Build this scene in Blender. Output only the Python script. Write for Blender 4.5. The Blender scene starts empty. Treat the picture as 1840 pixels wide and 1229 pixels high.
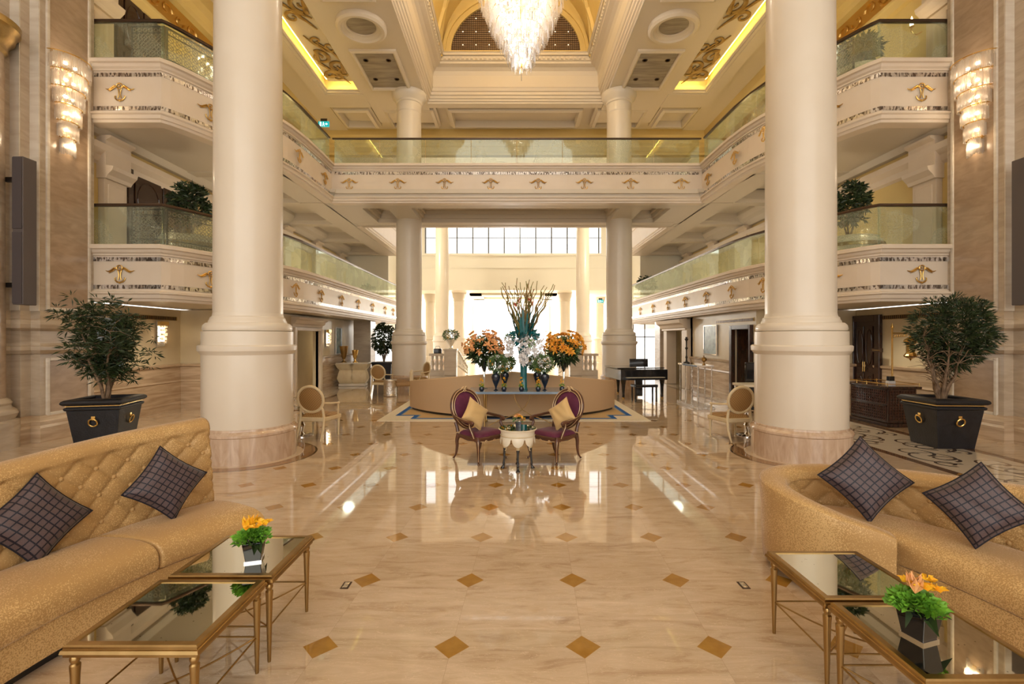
import bpy, bmesh, math, random
from mathutils import Vector, Matrix, Euler
R = random.Random(7)
PI = math.pi
sin, cos = math.sin, math.cos
scn = bpy.context.scene
COL = scn.collection
F, VX, VY, H = 864.0, 917.0, 608.0, 1.85      # focal length in px, vanishing point, eye height
XC = 0.21                                      # axis of the hall

def fx(px, D): return (px - VX) / F * D
def fz(py, D): return H + (VY - py) / F * D

class MB:
    def __init__(s): s.v = []; s.f = []; s.uv = {}
    def add(s, vs, fs):
        b = len(s.v); s.v += [tuple(v) for v in vs]; s.f += [tuple(i + b for i in f) for f in fs]; return s
    def box(s, x0, x1, y0, y1, z0, z1):
        vs = [(x, y, z) for z in (z0, z1) for x, y in ((x0, y0), (x1, y0), (x1, y1), (x0, y1))]
        return s.add(vs, [(3, 2, 1, 0), (4, 5, 6, 7), (0, 1, 5, 4), (1, 2, 6, 5), (2, 3, 7, 6), (3, 0, 4, 7)])
    def prism(s, poly, z0, z1):
        n = len(poly)
        a = sum(poly[i][0] * poly[(i + 1) % n][1] - poly[(i + 1) % n][0] * poly[i][1] for i in range(n))
        if a < 0: poly = poly[::-1]
        vs = [(x, y, z0) for x, y in poly] + [(x, y, z1) for x, y in poly]
        return s.add(vs, [tuple(range(n))[::-1], tuple(range(n, 2 * n))] + [(i, (i + 1) % n, n + (i + 1) % n, n + i) for i in range(n)])
    def lathe(s, prof, c=(0, 0, 0), n=32, a0=0, a1=2 * PI, sx=1, sy=1):
        full = abs(a1 - a0 - 2 * PI) < 1e-6
        m = n if full else n + 1
        vs = []; fs = []
        for i in range(m):
            a = a0 + (a1 - a0) * i / n
            for r, z in prof: vs.append((c[0] + sx * r * cos(a), c[1] + sy * r * sin(a), c[2] + z))
        k = len(prof)
        for i in range(n):
            j = (i + 1) % m
            for q in range(k - 1): fs.append((i * k + q, j * k + q, j * k + q + 1, i * k + q + 1))
        s.add(vs, fs)
        if full:
            b = len(s.v) - m * k
            if prof[0][0] > 1e-5: s.f.append(tuple(b + i * k for i in range(m))[::-1])
            if prof[-1][0] > 1e-5: s.f.append(tuple(b + i * k + k - 1 for i in range(m)))
        return s
    def tube(s, pts, r, n=8, cap=True, closed=False, flat=1.0, up=None):
        pts = [Vector(p) for p in pts]; N = len(pts)
        rr = r if isinstance(r, (list, tuple)) else [r] * N
        vs = []; prev = None
        for i, p in enumerate(pts):
            if closed: t = pts[(i + 1) % N] - pts[i - 1]
            else: t = pts[min(i + 1, N - 1)] - pts[max(i - 1, 0)]
            if t.length < 1e-9: t = Vector((0, 0, 1))
            t.normalize()
            if up is not None: a = Vector(up)
            elif prev is not None: a = prev
            else: a = Vector((0, 0, 1)) if abs(t.z) < .9 else Vector((1, 0, 0))
            u = a - t * a.dot(t)
            if u.length < 1e-6: u = Vector((1, 0, 0)) - t * t.x
            u.normalize(); w = t.cross(u); prev = u
            for k in range(n):
                an = 2 * PI * (k + .5) / n
                vs.append(p + u * (cos(an) * rr[i] * flat) + w * (sin(an) * rr[i]))
        fs = []
        for i in range(N if closed else N - 1):
            j = (i + 1) % N
            for k in range(n): fs.append((i * n + k, i * n + (k + 1) % n, j * n + (k + 1) % n, j * n + k))
        if cap and not closed: fs += [tuple(range(n))[::-1], tuple((N - 1) * n + k for k in range(n))]
        return s.add(vs, fs)
    def ball(s, c, r, n=10, sz=1.0):
        k = n // 2 + 1
        return s.lathe([(max(1e-6, r * sin(PI * i / (k - 1))), -r * sz * cos(PI * i / (k - 1))) for i in range(k)], c, n)
    def sweep(s, prof, path, closed=False, cap=True):
        """prof: (offset to the right of travel, z). path: plan points"""
        N = len(path); k = len(prof); vs = []
        P = [Vector(p) for p in path]
        for i in range(N):
            a = (P[i] - P[i - 1]) if (i > 0 or closed) else P[1] - P[0]
            b = (P[(i + 1) % N] - P[i]) if (i < N - 1 or closed) else P[-1] - P[-2]
            a = a.normalized(); b = b.normalized()
            na = Vector((a.y, -a.x)); nb = Vector((b.y, -b.x)); m = (na + nb)
            m = m / max(.3, (1 + na.dot(nb)))
            for o, z in prof: vs.append((P[i].x + m.x * o, P[i].y + m.y * o, z))
        fs = []
        for i in range(N if closed else N - 1):
            j = (i + 1) % N
            for q in range(k - 1): fs.append((i * k + q, i * k + q + 1, j * k + q + 1, j * k + q))
        if cap and not closed: fs += [tuple(range(k)), tuple((N - 1) * k + q for q in range(k))[::-1]]
        return s.add(vs, fs)
    def grid(s, fn, nu, nv, cu=False, cv=False):
        U = nu if cu else nu + 1; V = nv if cv else nv + 1
        b = len(s.v)
        vs = [fn(i / nu, j / nv) for i in range(U) for j in range(V)]
        for i in range(U):
            for j in range(V): s.uv[b + i * V + j] = (i / nu, j / nv)
        fs = [(i * V + j, ((i + 1) % U) * V + j, ((i + 1) % U) * V + (j + 1) % V, i * V + (j + 1) % V) for i in range(nu) for j in range(nv)]
        return s.add(vs, fs)
    def leaf(s, p, d, L, w, droop=.2):
        d = Vector(d).normalized(); a = Vector((R.uniform(-1, 1), R.uniform(-1, 1), R.uniform(-.3, 1)))
        q = d.cross(a)
        if q.length < 1e-3: q = Vector((1, 0, 0))
        q.normalize(); p = Vector(p); dn = Vector((0, 0, -L * droop))
        m = p + d * L * .5 + dn * .3; e = p + d * L + dn
        nn = q.cross(d) * w * .25
        return s.add([p, m + q * w / 2 + nn, e, m - q * w / 2 + nn], [(0, 1, 2), (0, 2, 3)])
    def mirror(s, on=True):
        if on:
            s.v = [(2 * XC - x, y, z) for x, y, z in s.v]; s.f = [f[::-1] for f in s.f]
        return s
    def xf(s, M, start=0):
        s.v = s.v[:start] + [tuple(M @ Vector(v)) for v in s.v[start:]]; return s
    def build(s, name, mat, parent=None, smooth=False, bevel=0, loc=None, rotz=0, kind=None, label=None, sub=0, seg=2):
        me = bpy.data.meshes.new(name); me.from_pydata(s.v, [], s.f)
        if s.uv and len(s.uv) == len(s.v):
            l = me.uv_layers.new(name='UVMap')
            for lp in me.loops: l.data[lp.index].uv = s.uv[lp.vertex_index]
        me.materials.append(mat)
        bm = bmesh.new(); bm.from_mesh(me); bmesh.ops.recalc_face_normals(bm, faces=bm.faces); bm.to_mesh(me); bm.free()
        o = bpy.data.objects.new(name, me); COL.objects.link(o)
        if smooth:
            for p in me.polygons: p.use_smooth = True
            if smooth != 'all':
                me.set_sharp_from_angle(angle=math.radians(35))
        if bevel:
            b = o.modifiers.new('b', 'BEVEL'); b.width = bevel; b.segments = seg; b.limit_method = 'ANGLE'; b.angle_limit = .6
        if sub:
            b = o.modifiers.new('s', 'SUBSURF'); b.levels = sub; b.render_levels = sub
        if parent: o.parent = parent
        if loc: o.location = loc
        if rotz: o.rotation_euler.z = rotz
        if kind: o['kind'] = kind
        if label: o['label'] = label
        return o

def tag(o, label, cat, group=None, kind=None):
    o['label'] = label; o['category'] = cat
    if group: o['group'] = group
    if kind: o['kind'] = kind
    return o
def thing(name, label, cat, loc=(0, 0, 0), rz=0, group=None, scale=None):
    o = bpy.data.objects.new(name, None); COL.objects.link(o); o.empty_display_size = .1
    o.location = loc; o.rotation_euler = (0, 0, rz)
    if scale: o.scale = scale
    return tag(o, label, cat, group)
def copy_tree(o, parent=None):
    c = o.copy(); COL.objects.link(c)
    if parent: c.parent = parent
    for ch in list(o.children): copy_tree(ch, c)
    return c
def dup(o, label, loc=None, rz=None, group=None, scale=None):
    c = copy_tree(o); c['label'] = label
    if loc is not None: c.location = loc
    if rz is not None: c.rotation_euler = (0, 0, rz)
    if group: c['group'] = group
    if scale: c.scale = scale
    return c
def catmull(pts, n):
    pts = [Vector(p) for p in pts]; N = len(pts); out = []
    for i in range(n + 1):
        t = i / n * (N - 1); k = min(int(t), N - 2); f = t - k
        p0 = pts[k - 1] if k else pts[0] * 2 - pts[1]; p1 = pts[k]; p2 = pts[k + 1]; p3 = pts[k + 2] if k + 2 < N else pts[-1] * 2 - pts[-2]
        out.append(.5 * (2 * p1 + (p2 - p0) * f + (2 * p0 - 5 * p1 + 4 * p2 - p3) * f * f + (3 * p1 - p0 - 3 * p2 + p3) * f ** 3))
    return out

# ---------------------------------------------------------------- materials
def mat(name, col, rough=.5, metal=0, col2=None, scale=4, stretch=(1, 1, 1), detail=6, dist=0, bump=0, bscale=40, spec=None, coat=0, emit=None, es=0, sheen=0, ramp=(.35, .65), coord='Object', trans=0, aniso=None):
    m = bpy.data.materials.new(name); m.use_nodes = True; nt = m.node_tree; b = nt.nodes['Principled BSDF']
    N = nt.nodes.new; L = nt.links.new
    b.inputs['Base Color'].default_value = (*col, 1); b.inputs['Roughness'].default_value = rough; b.inputs['Metallic'].default_value = metal
    if spec is not None: b.inputs['Specular IOR Level'].default_value = spec
    if coat: b.inputs['Coat Weight'].default_value = coat; b.inputs['Coat Roughness'].default_value = .03
    if sheen: b.inputs['Sheen Weight'].default_value = sheen; b.inputs['Sheen Roughness'].default_value = .4
    if trans: b.inputs['Transmission Weight'].default_value = trans
    if emit: b.inputs['Emission Color'].default_value = (*emit, 1); b.inputs['Emission Strength'].default_value = es
    tc = N('ShaderNodeTexCoord'); mp = N('ShaderNodeMapping'); L(tc.outputs[coord], mp.inputs[0]); mp.inputs['Scale'].default_value = stretch
    if col2:
        t = N('ShaderNodeTexNoise'); t.inputs['Scale'].default_value = scale; t.inputs['Detail'].default_value = detail; t.inputs['Distortion'].default_value = dist
        L(mp.outputs[0], t.inputs[0]); r = N('ShaderNodeValToRGB'); L(t.outputs[0], r.inputs[0])
        r.color_ramp.elements[0].position = ramp[0]; r.color_ramp.elements[1].position = ramp[1]
        r.color_ramp.elements[0].color = (*col, 1); r.color_ramp.elements[1].color = (*col2, 1); L(r.outputs[0], b.inputs['Base Color'])
    if bump:
        t2 = N('ShaderNodeTexNoise'); t2.inputs['Scale'].default_value = bscale; t2.inputs['Detail'].default_value = 4; L(tc.outputs[coord], t2.inputs[0])
        bp = N('ShaderNodeBump'); bp.inputs['Strength'].default_value = bump; bp.inputs['Distance'].default_value = .02; L(t2.outputs[0], bp.inputs['Height']); L(bp.outputs[0], b.inputs['Normal'])
    return m
def nodes(m): return m.node_tree, m.node_tree.nodes.new, m.node_tree.links.new, m.node_tree.nodes['Principled BSDF']
def mth(nt, op, a, b=None, c=None):
    n = nt.nodes.new('ShaderNodeMath'); n.operation = op
    for i, x in enumerate((a, b, c)):
        if x is None: continue
        if isinstance(x, (int, float)): n.inputs[i].default_value = x
        else: nt.links.new(x, n.inputs[i])
    return n.outputs[0]
def mixc(nt, fac, a, b):
    n = nt.nodes.new('ShaderNodeMix'); n.data_type = 'RGBA'
    if isinstance(fac, (int, float)): n.inputs[0].default_value = fac
    else: nt.links.new(fac, n.inputs[0])
    for i, x in ((6, a), (7, b)):
        if isinstance(x, tuple): n.inputs[i].default_value = (*x, 1)
        else: nt.links.new(x, n.inputs[i])
    return n.outputs[2]

M = {}
M['cream'] = mat('cream_paint', (.80, .66, .50), .45, col2=(.76, .62, .46), scale=1.5)
M['pale'] = mat('pale_cream_paint', (.88, .83, .70), .5)
M['column'] = mat('column_paint', (.81, .725, .60), .32, col2=(.78, .69, .56), scale=1.2, coat=.15)
M['fascia'] = mat('fascia_paint', (.82, .705, .57), .4, col2=(.79, .67, .53), scale=2)
M['yellow'] = mat('yellow_paint', (.80, .60, .24), .5, col2=(.76, .56, .21), scale=1)
M['wallp'] = mat('wall_plaster', (.74, .62, .41), .35, col2=(.69, .57, .37), scale=2)
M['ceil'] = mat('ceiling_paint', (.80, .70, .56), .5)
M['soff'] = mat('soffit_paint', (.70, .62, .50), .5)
M['marble'] = mat('wall_marble', (.62, .51, .38), .22, col2=(.50, .39, .28), scale=1.6, stretch=(1, 1, 5), detail=10, dist=.8, bump=.02)
M['marble_d'] = mat('panel_marble', (.50, .36, .24), .25, col2=(.40, .28, .18), scale=3, stretch=(1, 1, 3), detail=12, dist=.6)
M['marble_l'] = mat('light_marble', (.80, .72, .60), .2, col2=(.70, .60, .48), scale=1.4, stretch=(1, 1, 6), detail=9, dist=.6)
M['plinthm'] = mat('plinth_marble', (.70, .54, .40), .14, col2=(.55, .38, .26), scale=2.2, stretch=(4, 4, 1), detail=10, dist=1.2, coat=.3)
M['wains'] = mat('wainscot_marble', (.66, .50, .34), .18, col2=(.46, .32, .20), scale=1.3, stretch=(1, 1, 9), detail=10, dist=.7)
M['dwood'] = mat('dark_wood', (.055, .022, .012), .25, col2=(.028, .012, .008), scale=3, stretch=(8, 8, 1), coat=.3)
M['iron'] = mat('dark_iron', (.035, .028, .024), .35, metal=.5)
M['ironl'] = mat('lattice_bronze', (.30, .235, .18), .35, metal=.7)
M['rail'] = mat('bronze_handrail', (.09, .055, .035), .3, metal=.6)
M['gold'] = mat('gold_leaf', (.72, .46, .14), .3, metal=1, bump=.2, bscale=30)
M['goldd'] = mat('aged_gold', (.50, .34, .12), .38, metal=.85, col2=(.30, .20, .08), scale=6)
M['gilt'] = mat('pale_gilt', (.78, .58, .34), .35, metal=.5)
M['cord'] = mat('black_cord', (.008, .006, .012), .8)
M['brass'] = mat('polished_brass', (.85, .58, .20), .15, metal=1)
M['bronze'] = mat('brushed_gold_metal', (.44, .29, .12), .3, metal=1, col2=(.34, .22, .085), scale=9, stretch=(1, 1, .2))
M['chrome'] = mat('chrome', (.85, .85, .86), .06, metal=1)
M['silver'] = mat('hammered_silver', (.72, .68, .62), .22, metal=1, bump=1, bscale=26)
M['black'] = mat('black_lacquer', (.012, .012, .014), .12, coat=.5)
M['potm'] = mat('black_planter', (.007, .007, .009), .42, col2=(.014, .014, .018), scale=8, bump=.15)
M['soil'] = mat('soil', (.05, .03, .02), .9)
M['bark'] = mat('bark', (.30, .20, .12), .8, col2=(.16, .10, .06), scale=12, bump=.6, bscale=30)
M['leaf'] = mat('leaf_green', (.034, .062, .014), .5, col2=(.014, .028, .008), scale=9)
M['leafl'] = mat('leaf_lime', (.22, .50, .04), .5, col2=(.12, .32, .03), scale=30)
M['leafm'] = mat('leaf_sage', (.20, .31, .11), .5, col2=(.07, .15, .05), scale=20)
M['stem'] = mat('branch_stem', (.34, .20, .08), .6, col2=(.20, .22, .05), scale=5)
M['teal'] = mat('teal_glass', (.008, .15, .17), .08, coat=.8)
M['navy'] = mat('navy_glass', (.006, .014, .035), .07, coat=.8)
M['orange'] = mat('orange_petal', (.90, .33, .03), .5, col2=(.95, .50, .06), scale=14)
M['peach'] = mat('peach_petal', (.88, .38, .14), .5, col2=(.90, .52, .22), scale=14)
M['yel'] = mat('yellow_petal', (.95, .60, .02), .5, col2=(.98, .42, .02), scale=30)
M['white'] = mat('white_petal', (.88, .86, .86), .5)
M['pink'] = mat('pink_petal', (.85, .18, .12), .5)
M['purple'] = mat('purple_velvet', (.14, .018, .060), .6, sheen=.15, col2=(.10, .012, .045), scale=8)
M['walnut'] = mat('walnut_wood', (.13, .05, .025), .28, col2=(.08, .03, .015), scale=5, stretch=(1, 1, 4), coat=.2)
M['pillowg'] = mat('gold_cushion_cloth', (.68, .46, .20), .55, sheen=.3, bump=.1, bscale=200)
M['tan'] = mat('tan_upholstery', (.62, .42, .24), .6, bump=.08, bscale=150)
M['ivory'] = mat('ivory_lacquer', (.80, .66, .42), .3, col2=(.74, .58, .34), scale=6)
M['ivoryw'] = mat('ivory_white', (.86, .78, .62), .25)
M['grey'] = mat('grey_speaker', (.11, .09, .085), .5)
M['greyd'] = mat('speaker_cloth', (.075, .06, .06), .8)
M['trellis'] = mat('trellis_brown', (.36, .24, .14), .5, col2=(.30, .19, .10), scale=3)
M['panelg'] = mat('grey_stained_panel', (.42, .36, .28), .35, col2=(.26, .22, .17), scale=1.4, stretch=(1, 6, 1), detail=8)
M['lamp'] = mat('lamp_glow', (1, .9, .7), .5, emit=(1, .78, .48), es=14)
M['lampw'] = mat('crystal_lamp_glow', (1, .95, .85), .5, emit=(1, .80, .55), es=20)
M['lampc'] = mat('chandelier_bulb_glow', (1, .95, .85), .5, emit=(1, .88, .74), es=20)
M['cove'] = mat('cove_strip_light', (1, .9, .4), .5, emit=(1, .74, .16), es=16)
M['star'] = mat('tiny_lamp_glow', (1, .9, .7), .5, emit=(1, .85, .6), es=2.5)
M['blue'] = mat('blue_pile', (.01, .10, .34), .9)
M['bluep'] = mat('blue_art', (.06, .12, .15), .3, col2=(.30, .42, .42), scale=5)
M['ltblue'] = mat('pale_blue_lacquer', (.25, .34, .46), .12, coat=.4)
M['glassw'] = mat('clear_glass', (.9, .97, .97), .02, trans=1)
M['cloud'] = mat('window_mullion', (.10, .10, .10), .5)
M['sign'] = mat('green_exit_sign', (.0, .22, .20), .4, emit=(0, .35, .38), es=.8)
M['signw'] = mat('sign_white', (.9, .9, .9), .4, emit=(.9, 1, 1), es=.9)

# sofa cloth: tan gold with a glittering speckle
m = M['sofa'] = mat('gold_speckled_upholstery', (.56, .335, .115), .5, sheen=.25, bump=.12, bscale=90)
nt, N, L, b = nodes(m)
tc = N('ShaderNodeTexCoord'); v = N('ShaderNodeTexNoise'); v.inputs['Scale'].default_value = 130; v.inputs['Detail'].default_value = 3; L(tc.outputs['Object'], v.inputs[0])
w = N('ShaderNodeTexNoise'); w.inputs['Scale'].default_value = 2.5; L(tc.outputs['Object'], w.inputs[0])
k = mth(nt, 'GREATER_THAN', mth(nt, 'ADD', v.outputs[0], mth(nt, 'MULTIPLY', mth(nt, 'SUBTRACT', w.outputs[0], .5), .55)), .575)
L(mixc(nt, k, (.49, .29, .105), (.69, .46, .20)), b.inputs['Base Color']); L(mth(nt, 'SUBTRACT', .6, mth(nt, 'MULTIPLY', k, .3)), b.inputs['Roughness'])

# dark cushion cloth with a trellis of black cords (UV)
m = M['cush'] = mat('trellis_cushion_cloth', (.085, .06, .065), .55, sheen=.3)
nt, N, L, b = nodes(m); tc = N('ShaderNodeTexCoord'); sp = N('ShaderNodeSeparateXYZ'); L(tc.outputs['UV'], sp.inputs[0])
def line(o, n, wd):
    f = mth(nt, 'FRACT', mth(nt, 'MULTIPLY', o, n)); return mth(nt, 'LESS_THAN', mth(nt, 'ABSOLUTE', mth(nt, 'SUBTRACT', f, .5)), wd)
ln = mth(nt, 'MAXIMUM', line(sp.outputs[0], 9, .10), line(sp.outputs[1], 9, .10))
ns = N('ShaderNodeTexNoise'); ns.inputs['Scale'].default_value = 60; L(tc.outputs['UV'], ns.inputs[0])
basec = mixc(nt, ns.outputs[0], (.075, .046, .048), (.125, .085, .085))
L(mixc(nt, ln, basec, (.004, .003, .012)), b.inputs['Base Color'])
bp = N('ShaderNodeBump'); bp.inputs['Distance'].default_value = .004; L(ln, bp.inputs['Height']); L(bp.outputs[0], b.inputs['Normal'])

# oval chair seat cloth: tan with a fine diamond weave
m = M['weave'] = mat('tan_woven_seat', (.42, .24, .09), .5)
nt, N, L, b = nodes(m); tc = N('ShaderNodeTexCoord'); sp = N('ShaderNodeSeparateXYZ'); L(tc.outputs['Object'], sp.inputs[0])
a1 = mth(nt, 'ADD', sp.outputs[0], sp.outputs[2]); a2 = mth(nt, 'SUBTRACT', sp.outputs[0], sp.outputs[2])
ln = mth(nt, 'MAXIMUM', line(a1, 22, .1), line(a2, 22, .1)); L(mixc(nt, ln, (.46, .27, .10), (.25, .13, .045)), b.inputs['Base Color'])

# antique mirror
m = M['mirror'] = mat('antique_mirror', (.68, .66, .56), .02, metal=1)
nt, N, L, b = nodes(m); tc = N('ShaderNodeTexCoord'); v = N('ShaderNodeTexVoronoi'); v.inputs['Scale'].default_value = 30; L(tc.outputs['Object'], v.inputs[0])
n2 = N('ShaderNodeTexNoise'); n2.inputs['Scale'].default_value = 6; L(tc.outputs['Object'], n2.inputs[0])
k = mth(nt, 'MULTIPLY', mth(nt, 'LESS_THAN', v.outputs['Distance'], .10), mth(nt, 'GREATER_THAN', n2.outputs[0], .53))
L(mixc(nt, k, (.68, .66, .55), (.12, .09, .05)), b.inputs['Base Color'])

# mosaic of mirror chips
m = M['mosaic'] = mat('mirror_mosaic', (.6, .58, .55), .15, metal=.8)
nt, N, L, b = nodes(m); tc = N('ShaderNodeTexCoord'); v = N('ShaderNodeTexVoronoi'); v.inputs['Scale'].default_value = 1; mp_ = N('ShaderNodeMapping'); mp_.inputs['Scale'].default_value = (38, 38, 14); L(tc.outputs['Object'], mp_.inputs[0]); L(mp_.outputs[0], v.inputs[0])
rp = N('ShaderNodeValToRGB'); L(v.outputs['Color'], rp.inputs[0]); rp.color_ramp.elements[0].position = .3; rp.color_ramp.elements[1].position = .62
rp.color_ramp.elements[0].color = (.22, .18, .15, 1); rp.color_ramp.elements[1].color = (.95, .93, .9, 1); L(rp.outputs[0], b.inputs['Base Color'])
bp = N('ShaderNodeBump'); bp.inputs['Distance'].default_value = .03; bp.inputs['Strength'].default_value = .6; L(v.outputs['Color'], bp.inputs['Height']); L(bp.outputs[0], b.inputs['Normal'])

# balustrade glass, faintly green, with an etched pattern
m = M['glass'] = bpy.data.materials.new('etched_balustrade_glass'); m.use_nodes = True; nt = m.node_tree; nt.nodes.clear(); N = nt.nodes.new; L = nt.links.new
out = N('ShaderNodeOutputMaterial'); tr = N('ShaderNodeBsdfTransparent'); tr.inputs[0].default_value = (.90, .94, .89, 1)
gl = N('ShaderNodeBsdfGlossy'); gl.inputs['Roughness'].default_value = .03; gl.inputs[0].default_value = (.9, 1, .95, 1)
df = N('ShaderNodeBsdfDiffuse'); df.inputs[0].default_value = (.78, .80, .62, 1)
lw = N('ShaderNodeLayerWeight'); lw.inputs[0].default_value = .25; mx = N('ShaderNodeMixShader'); L(mth(nt, 'MINIMUM', mth(nt, 'ADD', lw.outputs['Fresnel'], .04), .35), mx.inputs[0]); L(tr.outputs[0], mx.inputs[1]); L(gl.outputs[0], mx.inputs[2])
tc = N('ShaderNodeTexCoord'); v = N('ShaderNodeTexVoronoi'); v.feature = 'DISTANCE_TO_EDGE'; v.inputs['Scale'].default_value = 26; L(tc.outputs['Object'], v.inputs[0])
n2 = N('ShaderNodeTexNoise'); n2.inputs['Scale'].default_value = 1.3; L(tc.outputs['Object'], n2.inputs[0])
k = mth(nt, 'MULTIPLY', mth(nt, 'LESS_THAN', v.outputs[0], .09), mth(nt, 'GREATER_THAN', n2.outputs[0], .46))
mx2 = N('ShaderNodeMixShader'); L(mth(nt, 'ADD', mth(nt, 'MULTIPLY', k,   .18), .03), mx2.inputs[0]); L(mx.outputs[0], mx2.inputs[1]); L(df.outputs[0], mx2.inputs[2]); L(mx2.outputs[0], out.inputs[0])

# crystal: bright glassy rods
m = M['crystal'] = bpy.data.materials.new('crystal_rods'); m.use_nodes = True; nt = m.node_tree; nt.nodes.clear(); N = nt.nodes.new; L = nt.links.new
out = N('ShaderNodeOutputMaterial'); tr = N('ShaderNodeBsdfTranslucent'); tr.inputs[0].default_value = (.92, .84, .74, 1)
gl = N('ShaderNodeBsdfGlossy'); gl.inputs['Roughness'].default_value = .06; df = N('ShaderNodeBsdfDiffuse'); df.inputs[0].default_value = (.82, .74, .66, 1); tp = N('ShaderNodeBsdfTransparent')
m1 = N('ShaderNodeMixShader'); m1.inputs[0].default_value = .4; L(tr.outputs[0], m1.inputs[1]); L(df.outputs[0], m1.inputs[2])
m2 = N('ShaderNodeMixShader'); m2.inputs[0].default_value = .3; L(m1.outputs[0], m2.inputs[1]); L(gl.outputs[0], m2.inputs[2])
m3 = N('ShaderNodeMixShader'); m3.inputs[0].default_value = .35; L(m2.outputs[0], m3.inputs[1]); L(tp.outputs[0], m3.inputs[2]); L(m3.outputs[0], out.inputs[0])

# marble floor with ochre diamond insets, grout, border bands and scrollwork
m = M['floor'] = mat('polished_marble_floor', (.7, .55, .38), .035, spec=.6, coat=.35)
nt, N, L, b = nodes(m); tc = N('ShaderNodeTexCoord'); sp = N('ShaderNodeSeparateXYZ'); L(tc.outputs['Object'], sp.inputs[0]); X, Y = sp.outputs[0], sp.outputs[1]
u = mth(nt, 'DIVIDE', mth(nt, 'SUBTRACT', mth(nt, 'SUBTRACT', X, .437), mth(nt, 'MULTIPLY', mth(nt, 'SUBTRACT', Y, 2.885), .0537)), .788)
vv = mth(nt, 'DIVIDE', mth(nt, 'SUBTRACT', Y, 2.885), .795)
def cen(o): return mth(nt, 'ABSOLUTE', mth(nt, 'SUBTRACT', mth(nt, 'FRACT', mth(nt, 'ADD', o, .5)), .5))
cu, cv = cen(u), cen(vv)
ax = mth(nt, 'ABSOLUTE', mth(nt, 'SUBTRACT', X, XC))
inner = mth(nt, 'LESS_THAN', ax, 5.55)
dia = mth(nt, 'MULTIPLY', mth(nt, 'LESS_THAN', mth(nt, 'ADD', cu, cv), .134), inner)
dia = mth(nt, 'MULTIPLY', dia, mth(nt, 'LESS_THAN', Y, 11))
gr = mth(nt, 'LESS_THAN', mth(nt, 'MINIMUM', cu, cv), .0018)
mp = N('ShaderNodeMapping'); mp.inputs['Scale'].default_value = (.55, 2.6, 1); L(tc.outputs['Object'], mp.inputs[0])
# offset the veins tile by tile
fl = N('ShaderNodeCombineXYZ'); L(mth(nt, 'MULTIPLY', mth(nt, 'FLOOR', u), 3.7), fl.inputs[0]); L(mth(nt, 'MULTIPLY', mth(nt, 'FLOOR', vv), 2.3), fl.inputs[1])
va = N('ShaderNodeVectorMath'); L(mp.outputs[0], va.inputs[0]); L(fl.outputs[0], va.inputs[1])
n1 = N('ShaderNodeTexNoise'); n1.inputs['Scale'].default_value = 3.2; n1.inputs['Detail'].default_value = 14; n1.inputs['Roughness'].default_value = .62; n1.inputs['Distortion'].default_value = 1.3; L(va.outputs[0], n1.inputs[0])
rp = N('ShaderNodeValToRGB'); L(n1.outputs[0], rp.inputs[0]); e = rp.color_ramp.elements
e[0].position = .30; e[0].color = (.46, .31, .19, 1); e[1].position = .72; e[1].color = (.74, .57, .41, 1)
q = rp.color_ramp.elements.new(.46); q.color = (.61, .455, .30, 1)
q = rp.color_ramp.elements.new(.58); q.color = (.66, .50, .345, 1)
n2 = N('ShaderNodeTexNoise'); n2.inputs['Scale'].default_value = 7; n2.inputs['Detail'].default_value = 8; n2.inputs['Distortion'].default_value = 2.2; L(va.outputs[0], n2.inputs[0])
vein = mth(nt, 'LESS_THAN', mth(nt, 'ABSOLUTE', mth(nt, 'SUBTRACT', n2.outputs[0], .5)), .006)
base = mixc(nt, mth(nt, 'MULTIPLY', vein, .55), rp.outputs[0], (.85, .66, .48))
base = mixc(nt, mth(nt, 'MULTIPLY', gr, .45), base, (.40, .27, .16))
n3 = N('ShaderNodeTexNoise'); n3.inputs['Scale'].default_value = 14; n3.inputs['Detail'].default_value = 6; L(tc.outputs['Object'], n3.inputs[0])
och = mixc(nt, n3.outputs[0], (.30, .14, .022), (.52, .27, .05))
base = mixc(nt, dia, base, och)
def band(a, b_): return mth(nt, 'MULTIPLY', mth(nt, 'GREATER_THAN', ax, a), mth(nt, 'LESS_THAN', ax, b_))
near = mth(nt, 'LESS_THAN', Y, 30)
base = mixc(nt, mth(nt, 'MULTIPLY', band(5.98, 7.35), near), base, mixc(nt, n1.outputs[0], (.66, .56, .42), (.74, .64, .50)))
# scrolls: rings on a staggered lattice along the band
sc = mth(nt, 'MULTIPLY', mth(nt, 'SUBTRACT', ax, 6.665), 1.0)
def ring(y0, x0, r, per, tw):
    dy = mth(nt, 'MULTIPLY', mth(nt, 'SUBTRACT', mth(nt, 'FRACT', mth(nt, 'DIVIDE', mth(nt, 'ADD', Y, y0), per)), .5), per)
    dx = mth(nt, 'SUBTRACT', sc, x0); d = mth(nt, 'SQRT', mth(nt, 'ADD', mth(nt, 'MULTIPLY', dy, dy), mth(nt, 'MULTIPLY', dx, dx)))
    an = mth(nt, 'ARCTAN2', dx, dy); rr = mth(nt, 'ADD', r, mth(nt, 'MULTIPLY', an, r * .13 * tw))
    return mth(nt, 'LESS_THAN', mth(nt, 'ABSOLUTE', mth(nt, 'SUBTRACT', d, rr)), mth(nt, 'ADD', .014, mth(nt, 'MULTIPLY', mth(nt, 'ABSOLUTE', an), .004)))
rs = ring(0, .22, .30, 1.5, 1)
for y0, x0, r, tw in ((.75, -.22, .30, -1), (0.1, .2, .14, -1), (.85, -.2, .14, 1), (.4, .42, .12, 1), (1.15, -.42, .12, -1), (.4, -.3, .2, 1), (1.15, .3, .2, -1)):
    rs = mth(nt, 'MAXIMUM', rs, ring(y0, x0, r, 1.5, tw))
rs = mth(nt, 'MULTIPLY', mth(nt, 'MULTIPLY', rs, band(6.02, 7.31)), near)
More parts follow.
